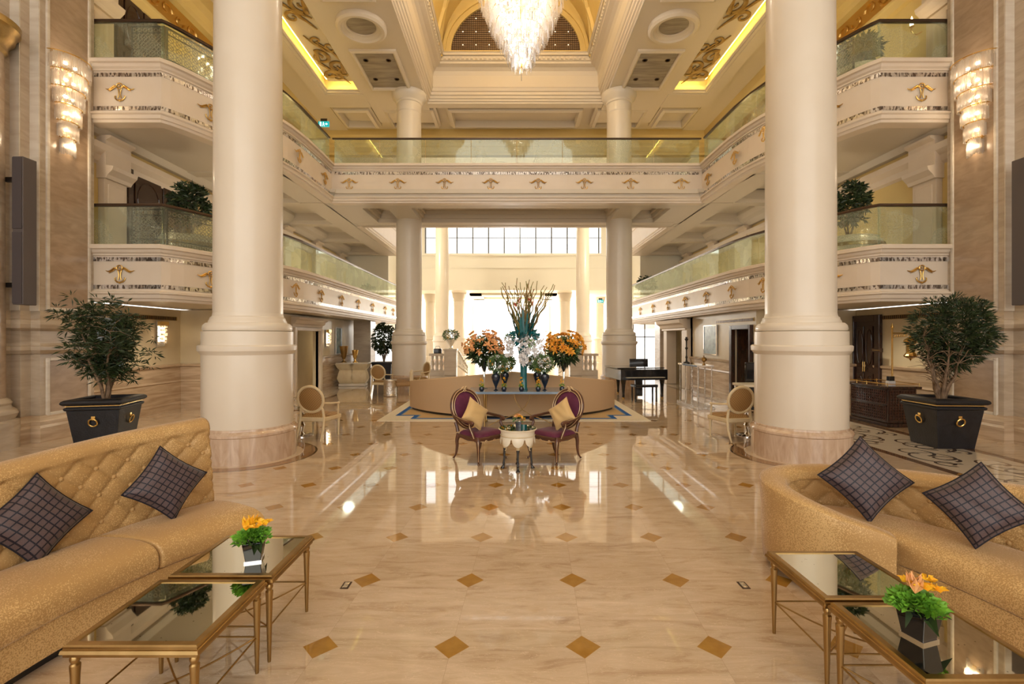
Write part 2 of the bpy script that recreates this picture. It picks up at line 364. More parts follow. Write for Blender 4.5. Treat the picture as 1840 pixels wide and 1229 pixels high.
base = mixc(nt, rs, base, (.10, .055, .03))
br = mth(nt, 'MAXIMUM', band(5.82, 5.97), band(7.36, 7.55))
base = mixc(nt, mth(nt, 'MULTIPLY', br, near), base, (.17, .085, .04))
# rings round the two front columns
for cx in (-4.155, 4.6):
    dx = mth(nt, 'SUBTRACT', X, cx); dy = mth(nt, 'SUBTRACT', Y, 7.64); d = mth(nt, 'SQRT', mth(nt, 'ADD', mth(nt, 'MULTIPLY', dx, dx), mth(nt, 'MULTIPLY', dy, dy)))
    k1 = mth(nt, 'MULTIPLY', mth(nt, 'LESS_THAN', d, 1.0), mth(nt, 'GREATER_THAN', d, .80)); k2 = mth(nt, 'LESS_THAN', mth(nt, 'ABSOLUTE', mth(nt, 'SUBTRACT', d, 1.0)), .014)
    k0 = mth(nt, 'LESS_THAN', d, .80)
    base = mixc(nt, k0, base, (.70, .55, .39)); base = mixc(nt, k1, base, (.34, .19, .09)); base = mixc(nt, k2, base, (.06, .035, .02))
L(base, b.inputs['Base Color'])
# rug
m = M['rug'] = mat('rug_pile', (.6, .45, .25), .95, bump=.3, bscale=300)
nt, N, L, b = nodes(m); tc = N('ShaderNodeTexCoord'); sp = N('ShaderNodeSeparateXYZ'); L(tc.outputs['Object'], sp.inputs[0])
ax = mth(nt, 'ABSOLUTE', sp.outputs[0]); ay = mth(nt, 'ABSOLUTE', sp.outputs[1])
# distance from the edges; the blue line steps in at the corners
ex = mth(nt, 'SUBTRACT', 3.06, ax); ey = mth(nt, 'SUBTRACT', 3.6, ay); ed = mth(nt, 'MINIMUM', ex, ey)
cor = mth(nt, 'MULTIPLY', mth(nt, 'LESS_THAN', ex, 1.0), mth(nt, 'LESS_THAN', ey, 1.0))
mxe = mth(nt, 'MAXIMUM', ex, ey)
d1 = mth(nt, 'MINIMUM', ed, mth(nt, 'SUBTRACT', mxe, .45))
bl = mth(nt, 'LESS_THAN', mth(nt, 'ABSOLUTE', mth(nt, 'SUBTRACT', d1, .30)), .055)
bl2 = mth(nt, 'LESS_THAN', mth(nt, 'ABSOLUTE', mth(nt, 'SUBTRACT', d1, .37)), .02)
c = mixc(nt, mth(nt, 'GREATER_THAN', d1, .33), (.80, .72, .56), (.62, .43, .21)); c = mixc(nt, bl2, c, (.30, .36, .38)); c = mixc(nt, bl, c, (.008, .11, .42))
L(c, b.inputs['Base Color'])
# ================================================================ camera / world
cam = bpy.data.cameras.new('camera'); camo = bpy.data.objects.new('camera', cam); COL.objects.link(camo)
camo.location = (0, 0, H); camo.rotation_euler = (PI / 2, 0, 0)
cam.sensor_width = 36; cam.lens = F / 1840 * 36; cam.shift_x = (920 - VX) / 1840; cam.shift_y = (VY - 614.5) / 1840
cam.clip_end = 300; scn.camera = camo
wd = bpy.data.worlds.new('daylight'); scn.world = wd; wd.use_nodes = True
wd.node_tree.nodes['Background'].inputs[0].default_value = (1.0, .96, .90, 1); wd.node_tree.nodes['Background'].inputs[1].default_value = 2.0
scn.view_settings.view_transform = 'Standard'; scn.view_settings.look = 'None'; scn.view_settings.gamma = 1; scn.view_settings.exposure = .48
scn.view_settings.use_curve_mapping = False
cy = scn.cycles; cy.max_bounces = 7; cy.diffuse_bounces = 3; cy.glossy_bounces = 4; cy.transmission_bounces = 5; cy.transparent_max_bounces = 10; cy.use_adaptive_sampling = True; cy.adaptive_threshold = .03
cy.use_denoising = True; cy.sample_clamp_indirect = 6; cy.caustics_reflective = False; cy.caustics_refractive = False

def st(name, mb, m, **k): return mb.build(name, m, kind='structure', **k)
ZB2, ZC2, ZR2 = 2.60, 3.74, 4.60       # lower gallery: underside, cap, handrail
ZB3, ZC3, ZR3 = 6.22, 7.48, 8.36       # upper gallery
ZT = 11.0
XW = -8.75                             # side wall (mirrored on the right)
YB0, YB1 = 15.55, 18.9                 # the bridge across the hall

# ================================================================ floor and side walls
mb = MB(); mb.add([(-14, -8, 0), (14, -8, 0), (14, 60, 0), (-14, 60, 0)], [(0, 1, 2, 3)]); st('floor', mb, M['floor'])

def pier(mir):
    """marble pier with stepped pilasters, path runs from beyond the frame towards the balcony"""
    sd = 'right' if mir else 'left'
    path = [(-9.3, 5.2), (-9.3, 6.6), (-8.79, 6.6), (-8.79, 8.46), (-8.62, 8.46), (-8.62, 8.64), (-8.45, 8.64), (-8.45, 9.76), (-8.80, 9.76)]
    def sw(prof, m_, nm):
        b = MB(); b.sweep(prof, path, cap=False); return b.mirror(mir).build(nm, m_, pr)
    pr = MB().sweep([(0, .0), (0, 12)], path, cap=False).mirror(mir).build('wall_' + sd + '_pier', M['marble'], kind='structure')
    sw([(0, 0), (.16, 0), (.16, .26), (.12, .30), (.12, .36), (.06, .42), (.02, .46), (0, .46)], M['wains'], 'baseboard')
    sw([(0, 1.56), (.05, 1.58), (.10, 1.64), (.10, 1.70), (.05, 1.72), (.03, 1.76)], M['marble'], 'ledge')
    sw([(0, 1.70), (.03, 1.74), (.03, 1.98), (.06, 2.0), (.12, 2.03), (.14, 2.10), (.12, 2.17), (.06, 2.20), (.05, 2.26), (0, 2.34)], M['marble'], 'torus_moulding')
    # the recessed panel and its frame on the wall face
    for z0, z1 in ((.50, 1.44), (2.42, 11.2)):
        MB().box(-8.455, -8.438, 8.80, 9.60, z0, z1).mirror(mir).build('panel', M['marble_d'], pr)
        b = MB()
        for y0, y1, a, c in ((8.74, 8.80, z0 - .06, z1 + .06), (9.60, 9.66, z0 - .06, z1 + .06), (8.80, 9.60, z0 - .06, z0), (8.80, 9.60, z1, z1 + .06)): b.box(-8.46, -8.415, y0, y1, a, c)
        b.mirror(mir).build('panel_frame', M['marble_l'], pr, bevel=.012)
    for xa, ya, xb, yb in ((-8.79, 8.44, -8.62, 8.462), (-8.62, 8.62, -8.45, 8.642)):
        MB().box(xa - .005, xb - .005, ya, yb, 2.34, 12).mirror(mir).build('lit_face_strip', M['marble_l'], pr)  # lighter marble paints the light caught by the front-facing steps
    return pr
pier(False); pier(True)

def side_wall(mir):
    sd = 'right' if mir else 'left'
    # ground storey: wall, return, and the inner wall under the gallery
    xi, xo, ye = (-6.85, -7.05, 21.2) if not mir else (-6.1, -6.3, 17.4)
    b = MB().box(XW - .3, XW, 9.5, 12.95, 0, 2.6).box(XW - .3, xo - .002, 12.752, 12.95, 0, 2.6).mirror(mir); st('wall_' + sd + '_ground', b, M['wallp'])
    y0, y1 = (15.25, 17.15) if not mir else (12.96, 14.0)
    b = MB().box(xo, xi, 12.75, y0, 0, 2.6).box(xo, xi, y1, ye, 0, 2.6).box(xo, xi, y0, y1, 2.12, 2.6).box(-8.75, xi, ye - .2, ye, 0, 2.6); b.mirror(mir); st('wall_' + sd + '_inner', b, M['wallp'])
    b = MB().box(-8.7, -8.6, 12.9, ye - .2, 0, 2.6).mirror(mir); st('wall_' + sd + '_recess', b, M['wallp'])
    # wainscots
    b = MB(); b.sweep([(0, 0), (.05, 0), (.05, .16), (.03, .2), (.03, .70), (.05, .72), (.02, .76), (.02, 1.10), (.06, 1.12), (.07, 1.17), (0, 1.19)], [(XW, 9.76), (XW, 12.75), (xo, 12.75)], cap=False); b.mirror(mir); st('baseboard_' + sd, b, M['wains'])
    for a, c in ((12.75, y0 - .15), (y1 + .15, ye)):
        if c - a > .2:
            b = MB(); b.sweep([(0, 0), (.05, 0), (.05, .16), (.03, .2), (.03, .80), (.05, .82), (.02, .86), (.02, 1.12), (.06, 1.14), (.07, 1.19), (0, 1.21)], [(xi, a), (xi, c)]); b.mirror(mir); st('baseboard_' + sd + '_inner', b, M['wains'])
    # cornice line under the gallery ceiling and the upper storeys
    b = MB().box(XW - .3, XW, 9.5, 26, 2.8, 12).mirror(mir); st('wall_' + sd + '_upper', b, M['yellow'])
    b = MB(); b.sweep([(0, 5.55), (.06, 5.6), (.10, 5.72), (.2, 5.82), (.22, 5.95), (0, 5.97)], [(XW, 9.5), (XW, 25.9)], cap=False); b.mirror(mir); st('trim_' + sd + '_cornice', b, M['cream'])
    b = MB(); b.sweep([(0, 9.55), (.08, 9.6), (.12, 9.75), (.14, 9.78), (.14, 9.85), (.06, 9.9)], [(XW, 9.5), (XW, 22)], cap=False)
    b.sweep([(.06, 10.45), (.2, 10.5), (.24, 10.62), (.36, 10.72), (.44, 10.9), (.46, 11.2)], [(XW, 9.5), (XW, 22)], cap=False); b.mirror(mir); st('trim_' + sd + '_upper_cornice', b, M['yellow'])
    # gilded frieze of scrolls
    b = MB()
    for i in range(26):
        y = 9.8 + i * .47
        pts = [(XW + .075, y + .20 * (1 - t * .75) * cos(5.2 * t * (1 if i % 2 else -1)), 10.17 + .19 * (1 - t * .75) * sin(5.2 * t * (1 if i % 2 else -1))) for t in [k / 14 for k in range(15)]]
        b.tube(pts, [.035 - .02 * k / 14 for k in range(15)], 5)
    b.box(XW, XW + .06, 9.5, 22, 9.9, 10.45); b.mirror(mir); st('trim_' + sd + '_frieze', b, M['gold'], smooth=True)
    # pilasters on both gallery levels
    for ys, za, zb in (((10.5, 15.2, 18.6, 21.5, 24.5), 3.5, 6.1), ((10.15, 14.6, 19.6), 7.3, 9.6)):
        for y in ys:
            pl = MB().box(XW, XW + .14, y - .3, y + .3, za, zb - .75).mirror(mir).build('trim_pilaster', M['cream'], kind='structure', bevel=.01)
            MB().box(XW + .13, XW + .16, y - .22, y + .22, za + .3, zb - .95).mirror(mir).build('raised_panel', M['cream'], pl, bevel=.02)
            MB().sweep([(0, zb - .85), (.20, zb - .85), (.24, zb - .78), (.34, zb - .68), (.36, zb - .60), (.2, zb - .58), (.2, zb - .05), (.3, zb), (.3, zb + .05), (0, zb + .05)], [(XW, y - .34), (XW, y + .34)]).mirror(mir).build('capital', M['cream'], pl)
side_wall(False); side_wall(True)
# light strip of wall panels at the frame edge behind the upper balconies is the same yellow wall

# ================================================================ galleries
PATH = [(-8.62, 9.75), (-7.08, 9.75), (-6.98, 9.88), (-6.86, 10.1), (-6.72, 10.42), (-6.56, 10.8), (-6.38, 11.2), (-6.18, 11.65), (-6.0, 12.15), (-5.88, 12.7), (-5.80, 13.5), (-5.78, 14.5), (-5.78, 15.55)]
def fascia_prof(z0, z1):
    return [(-.25, z0), (.02, z0), (.03, z0 + .05), (.07, z0 + .06), (.08, z0 + .13), (.12, z0 + .15), (.12, z0 + .18), (.05, z0 + .20), (.04, z0 + .225), (0, z0 + .23),
            (0, z1 - .22), (.03, z1 - .21), (.03, z1 - .18), (.07, z1 - .15), (.09, z1 - .10), (.14, z1 - .085), (.14, z1 - .02), (.12, z1), (-.3, z1)]
def ribbon(path, o, z0, z1, th=.006):
    return MB().sweep([(o, z0), (o + th, z0), (o + th, z1), (o, z1)], path)
def gallery(mir, z0, z1, zr, yend, label, glabel):
    path = PATH[:-1] + [(-5.78, 15.55), (-5.78, 19), (-5.78, yend)] if yend > 16 else PATH
    t = thing('balcony', label, 'balcony', (XC, 12, z0), group=None)
    def add(b, nm, m_, **k):
        b.mirror(mir); b.v = [(x - XC, y - 12, z - z0) for x, y, z in b.v]; return b.build(nm, m_, t, **k)
    add(MB().sweep(fascia_prof(z0, z1), path), 'fascia', M['fascia'])
    add(ribbon(path, 0, z0 + .255, z0 + .335, .008), 'mosaic_band', M['mosaic'])
    add(ribbon(path, 0, z1 - .325, z1 - .245, .008), 'mosaic_band', M['mosaic'])
    poly = [(XW, 9.75)] + [(x - .02, y) for x, y in path] + [(XW, yend)]
    poly = [(max(x, XW), y) for x, y in poly]
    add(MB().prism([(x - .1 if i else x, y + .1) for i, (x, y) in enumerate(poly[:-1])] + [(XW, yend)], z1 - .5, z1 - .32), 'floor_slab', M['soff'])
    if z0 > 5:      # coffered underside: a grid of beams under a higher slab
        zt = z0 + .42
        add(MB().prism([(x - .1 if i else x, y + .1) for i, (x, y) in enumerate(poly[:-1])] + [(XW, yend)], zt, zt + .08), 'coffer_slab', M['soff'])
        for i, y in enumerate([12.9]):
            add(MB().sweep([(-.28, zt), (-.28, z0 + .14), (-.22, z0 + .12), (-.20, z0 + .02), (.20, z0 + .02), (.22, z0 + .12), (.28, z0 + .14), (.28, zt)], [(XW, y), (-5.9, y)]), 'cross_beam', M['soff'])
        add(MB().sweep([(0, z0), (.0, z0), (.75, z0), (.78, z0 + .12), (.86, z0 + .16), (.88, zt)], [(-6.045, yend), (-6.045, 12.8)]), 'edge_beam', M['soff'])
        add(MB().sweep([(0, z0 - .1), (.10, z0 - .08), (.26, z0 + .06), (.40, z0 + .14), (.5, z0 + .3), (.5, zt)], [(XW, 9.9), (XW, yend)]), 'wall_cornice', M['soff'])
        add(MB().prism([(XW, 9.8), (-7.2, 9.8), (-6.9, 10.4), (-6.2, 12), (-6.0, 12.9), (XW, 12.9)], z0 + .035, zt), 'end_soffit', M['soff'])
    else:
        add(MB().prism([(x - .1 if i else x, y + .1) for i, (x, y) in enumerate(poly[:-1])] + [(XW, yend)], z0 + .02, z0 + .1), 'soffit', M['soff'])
    # balustrade
    g = thing('glass_balustrade', glabel, 'balustrade', (XC, 12, z1))
    def addg(b, nm, m_, **k):
        b.mirror(mir); b.v = [(x - XC, y - 12, z - z1) for x, y, z in b.v]; return b.build(nm, m_, g, **k)
    rp_ = [(x, y) for x, y in path]
    inset = []
    addg(MB().sweep([(-.115, zr - .055), (-.045, zr - .055), (-.04, zr - .03), (-.045, zr), (-.115, zr), (-.12, zr - .03), (-.115, zr - .055)], rp_), 'handrail', M['rail'])
    # glass in panels of about 1.2 m
    L_ = [0]
    for i in range(1, len(rp_)): L_.append(L_[-1] + math.dist(rp_[i - 1], rp_[i]))
    def at(s):
        for i in range(1, len(rp_)):
            if s <= L_[i] + 1e-9:
                f = (s - L_[i - 1]) / (L_[i] - L_[i - 1]); return (rp_[i - 1][0] + f * (rp_[i][0] - rp_[i - 1][0]), rp_[i - 1][1] + f * (rp_[i][1] - rp_[i - 1][1]))
        return rp_[-1]
    cuts = [.02, 1.53]; s = 1.55
    n = max(1, round((L_[-1] - 1.55) / 1.45)); st_ = (L_[-1] - 1.55) / n
    segs = [(.02, 1.53)] + [(1.55 + k * st_ + .01, 1.55 + (k + 1) * st_ - .01) for k in range(n)]
    for a, c in segs:
        mid = [a] + [x for x in L_ if a + .05 < x < c - .05] + [c]
        addg(MB().sweep([(-.086, z1 + .0), (-.074, z1 + .0), (-.074, zr - .05), (-.086, zr - .05), (-.086, z1)], [at(x) for x in mid]), 'glass_panel', M['glass'])
    return path
side = {False: 'left', True: 'right'}
for mir in (False, True):
    sd = side[mir]
    gallery(mir, ZB2, ZC2, ZR2, 25.6, f'cream lower gallery with gold emblems along the {sd} wall of the hall', f'greenish glass balustrade on the lower {sd} gallery')
    gallery(mir, ZB3, ZC3, ZR3, 15.5, f'cream upper gallery with curved front, high on the {sd} side', f'etched glass balustrade with dark handrail on the upper {sd} gallery')
    # the upper gallery goes on behind the bridge
    t = thing('balcony', f'bright stretch of upper gallery beyond the bridge on the {sd}', 'balcony', (0, YB1, ZB3))
    b = MB().sweep(fascia_prof(ZB3, ZC3), [(-5.78, YB1), (-5.78, 25.6)]).mirror(mir); b.v = [(x, y - YB1, z - ZB3) for x, y, z in b.v]; b.build('fascia', M['fascia'], t)
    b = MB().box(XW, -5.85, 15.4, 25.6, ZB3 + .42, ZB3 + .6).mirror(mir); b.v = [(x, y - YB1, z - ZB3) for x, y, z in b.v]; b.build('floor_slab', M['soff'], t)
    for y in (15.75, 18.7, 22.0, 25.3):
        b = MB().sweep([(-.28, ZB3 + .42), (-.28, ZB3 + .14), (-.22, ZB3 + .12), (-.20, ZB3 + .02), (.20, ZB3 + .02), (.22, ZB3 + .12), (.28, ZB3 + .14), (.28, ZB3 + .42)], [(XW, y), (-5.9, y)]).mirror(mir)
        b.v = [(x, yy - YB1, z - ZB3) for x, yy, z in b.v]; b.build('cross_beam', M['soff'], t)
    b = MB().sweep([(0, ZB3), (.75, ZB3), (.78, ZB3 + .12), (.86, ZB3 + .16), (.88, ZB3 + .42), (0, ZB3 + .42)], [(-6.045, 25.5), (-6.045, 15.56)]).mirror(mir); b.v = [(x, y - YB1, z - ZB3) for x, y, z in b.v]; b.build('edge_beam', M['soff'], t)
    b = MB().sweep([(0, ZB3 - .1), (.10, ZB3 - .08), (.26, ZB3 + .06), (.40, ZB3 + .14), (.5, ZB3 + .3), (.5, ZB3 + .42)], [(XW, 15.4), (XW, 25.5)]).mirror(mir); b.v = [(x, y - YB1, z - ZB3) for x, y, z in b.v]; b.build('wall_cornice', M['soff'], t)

# the bridge
XL, XR = -5.78, 2 * XC + 5.78
t = thing('balcony', 'cream bridge gallery with eight gold emblems crossing the hall between the rear columns', 'balcony', (XC, YB0, ZB3))
def lo(b, x0, y0, z0): b.v = [(x - x0, y - y0, z - z0) for x, y, z in b.v]; return b
lo(MB().sweep(fascia_prof(ZB3, ZC3), [(XL, YB0), (XR, YB0)]), XC, YB0, ZB3).build('fascia', M['fascia'], t)
lo(ribbon([(XL + .1, YB0), (XR - .1, YB0)], 0, ZB3 + .255, ZB3 + .345), XC, YB0, ZB3).build('mosaic_band', M['mosaic'], t)
lo(ribbon([(XL + .1, YB0), (XR - .1, YB0)], 0, ZC3 - .335, ZC3 - .245), XC, YB0, ZB3).build('mosaic_band', M['mosaic'], t)
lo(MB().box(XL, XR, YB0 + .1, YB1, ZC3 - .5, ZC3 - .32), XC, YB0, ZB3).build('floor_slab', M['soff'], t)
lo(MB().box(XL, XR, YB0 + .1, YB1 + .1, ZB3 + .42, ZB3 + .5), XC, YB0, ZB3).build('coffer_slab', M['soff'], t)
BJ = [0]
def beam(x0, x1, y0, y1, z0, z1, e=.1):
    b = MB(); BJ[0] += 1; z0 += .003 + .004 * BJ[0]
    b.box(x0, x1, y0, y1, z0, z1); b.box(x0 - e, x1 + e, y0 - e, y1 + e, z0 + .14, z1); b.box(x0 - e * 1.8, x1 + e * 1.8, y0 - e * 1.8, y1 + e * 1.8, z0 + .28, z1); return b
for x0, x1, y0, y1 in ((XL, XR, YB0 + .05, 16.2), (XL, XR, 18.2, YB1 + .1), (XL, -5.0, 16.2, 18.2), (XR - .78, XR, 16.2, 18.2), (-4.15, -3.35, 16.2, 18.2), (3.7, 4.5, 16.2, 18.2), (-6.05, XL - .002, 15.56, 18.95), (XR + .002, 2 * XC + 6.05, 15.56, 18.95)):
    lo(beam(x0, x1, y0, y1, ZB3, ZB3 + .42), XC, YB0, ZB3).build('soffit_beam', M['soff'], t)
lo(MB().sweep(fascia_prof(ZB3, ZC3), [(XR, YB1 + .1), (XL, YB1 + .1)]), XC, YB0, ZB3).build('rear_fascia', M['fascia'], t)
g = thing('glass_balustrade', 'etched glass balustrade with thin dark handrail on top of the bridge gallery', 'balustrade', (XC, YB0, ZC3))
lo(MB().box(XL, XR, YB0 + .04, YB0 + .11, ZR3 - .05, ZR3), XC, YB0, ZC3).build('handrail', M['rail'], g, bevel=.01)
for k in range(8):
    a = XL + .06 + k * (XR - XL - .12) / 8; lo(MB().box(a + .008, a + (XR - XL - .12) / 8 - .008, YB0 + .07, YB0 + .082, ZC3, ZR3 - .05), XC, YB0, ZC3).build('glass_panel', M['glass'], g)

# ================================================================ gold emblems on the fascias
def emblem_mb():
    b = MB()
    for s in (-1, 1):
        b.tube([(s * .045, -.03, .075), (s * .10, -.035, .105), (s * .155, -.03, .07), (s * .20, -.03, .035), (s * .245, -.025, .035), (s * .29, -.02, .055)], [.014, .019, .015, .017, .012, .005], 6)
        b.tube([(s * .09, -.03, .085), (s * .14, -.03, .045), (s * .19, -.025, .02), (s * .225, -.02, .0)], [.009, .013, .010, .004], 6)
        b.tube([(0, -.03, -.185), (s * .05, -.03, -.18), (s * .09, -.025, -.145), (s * .105, -.02, -.10), (s * .08, -.02, -.085)], [.016, .016, .014, .011, .006], 6)
        b.tube([(s * .038, -.03, .05), (s * .02, -.03, .0), (s * .016, -.03, -.07), (s * .034, -.03, -.14)], [.009, .011, .009, .011], 6)
    b.tube([(.058 * cos(a), -.035, .105 + .052 * sin(a)) for a in [k * PI / 6 for k in range(12)]], .012, 6, closed=True)
    b.ball((0, -.035, .105), .020, 8); b.ball((0, -.035, -.195), .022, 8)
    return b
em0 = emblem_mb().build('gold_emblem', M['gold'], smooth=True)
def put_emblem(x, y, z, rz, label, group, first=[True]):
    o = em0 if first[0] else em0.copy()
    if not first[0]: COL.objects.link(o)
    first[0] = False
    o.location = (x, y, z); o.rotation_euler = (0, 0, rz); tag(o, label, 'emblem', group)
words8 = ['leftmost', 'second from the left', 'third from the left', 'fourth from the left', 'fourth from the right', 'third from the right', 'second from the right', 'rightmost']
for i, px in enumerate((628, 715, 799, 882, 967, 1050, 1133, 1224)):
    put_emblem(fx(px, YB0), YB0, (ZB3 + ZC3) / 2, 0, f'gold winged emblem on the bridge gallery front, {words8[i]} of eight', 'gold emblems on the bridge gallery')
ordn = ['nearest', 'second nearest', 'third nearest', 'fourth nearest', 'fifth nearest', 'sixth nearest', 'farthest']
def side_em(pxs, right, z, lv):
    sd = 'right' if right else 'left'; xx = XR if right else XL
    for i, px in enumerate(pxs):
        Y = F * xx / (px - VX)
        nm = ordn[i] if i < len(pxs) - 1 else 'farthest'
        put_emblem(xx - (.0 if right else 0), Y, z, PI / 2 if not right else -PI / 2, f'gold emblem on the straight {lv} {sd} gallery front, {nm} past the big column', f'gold emblems on the {lv} {sd} gallery')
side_em((530, 576, 613, 643, 669, 691.6, 706), False, (ZB2 + ZC2) / 2, 'lower'); side_em((1373, 1316, 1270, 1232, 1201, 1174, 1151), True, (ZB2 + ZC2) / 2, 'lower')
side_em((536.6, 583), False, (ZB3 + ZC3) / 2, 'upper'); side_em((1374, 1321.6, 1273), True, (ZB3 + ZC3) / 2, 'upper')
for mir in (False, True):
    sd = side[mir]
    for z, lv in (((ZB2 + ZC2) / 2, 'lower'), ((ZB3 + ZC3) / 2, 'upper')):
        x = -7.9; x = 2 * XC - x if mir else x
        put_emblem(x, 9.75, z, 0, f'gold winged emblem on the flat end of the {lv} {sd} gallery beside the marble pier', f'emblems at the ends of the {sd} galleries')
        x = -6.64; a = math.radians(67)
        x2 = 2 * XC - x if mir else x
        put_emblem(x2, 10.62, z, a if not mir else -a, f'gold winged emblem on the curved front of the {lv} {sd} gallery', f'emblems at the ends of the {sd} galleries')

# ================================================================ columns
def column(x, y, k, label, zt=ZT, rs=1.0, group=None, neck=True):
    t = thing('column', label, 'column', (x, y, 0), group=group)
    P = lambda pr, nm, m_: MB().lathe([(r * rs, z) for r, z in pr], n=56).build(nm, m_, t, smooth=True)
    P([(.70, 0), (.70, .385), (.715, .40), (.715, .43), (.69, .46), (.665, .475), (.66, .50), (.645, .505)], 'marble_plinth', M['plinthm'])
    P([(.648, .50), (.648, 1.60), (.66, 1.615), (.675, 1.64), (.695, 1.66), (.70, 1.70), (.70, 1.73), (.685, 1.745), (.648, 1.75), (.648, 1.955), (.60, 1.96)], 'pedestal_drum', M['column'])
    P([(.60, 1.955), (.625, 1.97), (.635, 2.0), (.625, 2.05), (.59, 2.085), (.555, 2.09), (.55, 2.12), (.535, 2.14), (.53, 2.17), (.505, 2.19), (.495, 2.24)], 'base_mouldings', M['column'])
    P([(.495, 2.235), (.492, 4), (.48, 7.5), (.458, zt - .75)], 'shaft', M['column'])
    P([(.458, zt - .76), (.47, zt - .74), (.47, zt - .70), (.465, zt - .68), (.465, zt - .42), (.50, zt - .40), (.50, zt - .33), (.54, zt - .28), (.62, zt - .2), (.66, zt - .1), (.66, zt)], 'capital', M['column'])
    return t
column(-4.155, 7.64, 0, 'huge cream round column with marble foot, standing left of the central aisle', zt=11)
column(4.60, 7.64, 0, 'huge cream round column with marble foot, standing behind the right hand curved sofa', zt=11)
column(-3.80, 18.05, 0, 'cream column under the left end of the bridge gallery, behind the gold chairs', zt=11, rs=.97)
column(4.08, 18.05, 0, 'cream column under the right end of the bridge gallery, behind the piano', zt=11, rs=.97)
for px, lb in ((794.5, 'slimmer looking far column left of the flower table, in front of the high windows'), (1047, 'slimmer looking far column right of the flower table, in front of the high windows')):
    column(fx(px, 32), 32, 0, lb, zt=11, rs=.92)
# marble piers under the side galleries, far end
for mir, lb in ((False, 'square marble pier beyond the vases on the left'), (True, 'square marble pier between the rear right column and the doorway')):
    x = -6.3
    t = thing('marble_pier', lb, 'pier', (x if not mir else 2 * XC - x, 20.8, 0))
    MB().box(-.36, .36, -.36, .36, 0, ZB2 + .05).build('shaft', M['marble'], t)
    MB().sweep([(0, 0), (.08, 0), (.08, .3), (0, .36)], [(-.36, .36), (-.36, -.36), (.36, -.36), (.36, .36)][::-1], closed=True).build('foot', M['wains'], t)
    MB().sweep([(0, 1.55), (.06, 1.6), (.06, 1.66), (.02, 1.7), (.02, 1.9), (.09, 1.96), (.09, 2.03), (0, 2.1)], [(-.36, .36), (-.36, -.36), (.36, -.36), (.36, .36)][::-1], closed=True).build('moulding', M['marble_l'], t)

# ================================================================ rear hall
YR = 37.0
mb = MB().box(-9, 9.4, YR, YR + .3, 5.6, 8.35).box(-9, 9.4, YR, YR + .3, 10.9, 13).box(-9, -6.6, YR, YR + .3, 8.3, 11).box(7.0, 9.4, YR, YR + .3, 8.3, 11)
st('wall_rear', mb, M['pale'])
mb = MB().box(-9, 9.4, YR - .1, YR + .02, 8.2, 8.38).box(-9, 9.4, YR - .05, YR + .02, 7.25, 7.32).box(-9, 9.4, YR - .08, YR + .02, 5.55, 5.75); st('trim_rear', mb, M['pale'])
w = MB().box(-6.6, 7.0, YR + .1, YR + .13, 9.58, 9.63)
for i in range(13): 
    x = -6.6 + 13.6 * i / 12; x = fx(763 + 28.35 * i - 27, YR); w.box(x - .05, x + .05, YR + .08, YR + .14, 8.35, 10.9)
w = st('window_1', w, M['cloud'])
# lower hall behind
mb = MB().box(-11, 11.4, YR + .3, 56, 5.6, 5.9); st('ceiling_lower_hall', mb, M['pale'])
mb = MB().box(-3.4, 3.9, 40, 41, 5.45, 5.6).box(-3.4, 3.9, 44, 45, 5.45, 5.6).box(-3.4, -2.4, 40, 45, 5.45, 5.6).box(2.9, 3.9, 40, 45, 5.45, 5.6); st('trim_lower_hall', mb, M['pale'])
def small_col(x, y, lb):
    t = thing('column', lb, 'column', (x, y, 0), group='pale columns of the hall beyond')
    MB().lathe([(.62, 0), (.62, .3), (.55, .36), (.55, 1.7), (.6, 1.75), (.6, 1.85), (.5, 1.9)], n=24).build('pedestal', M['column'], t, smooth=True)
    MB().lathe([(.46, 1.88), (.44, 4.9), (.48, 4.95), (.48, 5.1), (.56, 5.25), (.6, 5.6)], n=24).build('shaft', M['column'], t, smooth=True)
for px, D, lb in ((774, 41, 'pale column of the far hall, outermost on the left'), (825, 40, 'pale column of the far hall beside the white urn bouquet'), (845, 46, 'pale column of the far hall above the peach bouquet'), (992, 46, 'pale column of the far hall just right of the curly branches'),
                  (1015, 40, 'pale column of the far hall above the orange bouquet'), (1076, 44, 'pale column of the far hall under the green exit sign')):
    small_col(fx(px, D), D, lb)
mb = MB()
for x in range(-10, 12, 2): mb.box(x - .04, x + .04, 54, 54.08, 0, 5.6)
mb.box(-11, 11, 54, 54.1, 2.6, 2.7); st('window_2', mb, M['ceil'])
# rear side walls
for mir in (False, True):
    sd = side[mir]
    b = MB().box(-9, -8.8, 25.6, YR, 2.5, 13).box(-9, -8.8, YR, 54, 0, 5.6); b.mirror(mir); st('wall_' + sd + '_rear', b, M['pale'])
    b = MB().box(XW, -6.5, 25.6, 25.8, 2.6, 11).mirror(mir); st('wall_' + sd + '_end', b, M['pale'])
    # tall dark framed window under the gallery
    b = MB()
    for i in range(5): b.box(-8.6 + i * .62, -8.55 + i * .62, 25.5, 25.56, 0, 2.6)
    b.box(-8.6, -6.1, 25.5, 25.56, 1.9, 1.95); b.mirror(mir); st('window_' + ('4' if mir else '3'), b, M['cloud'])

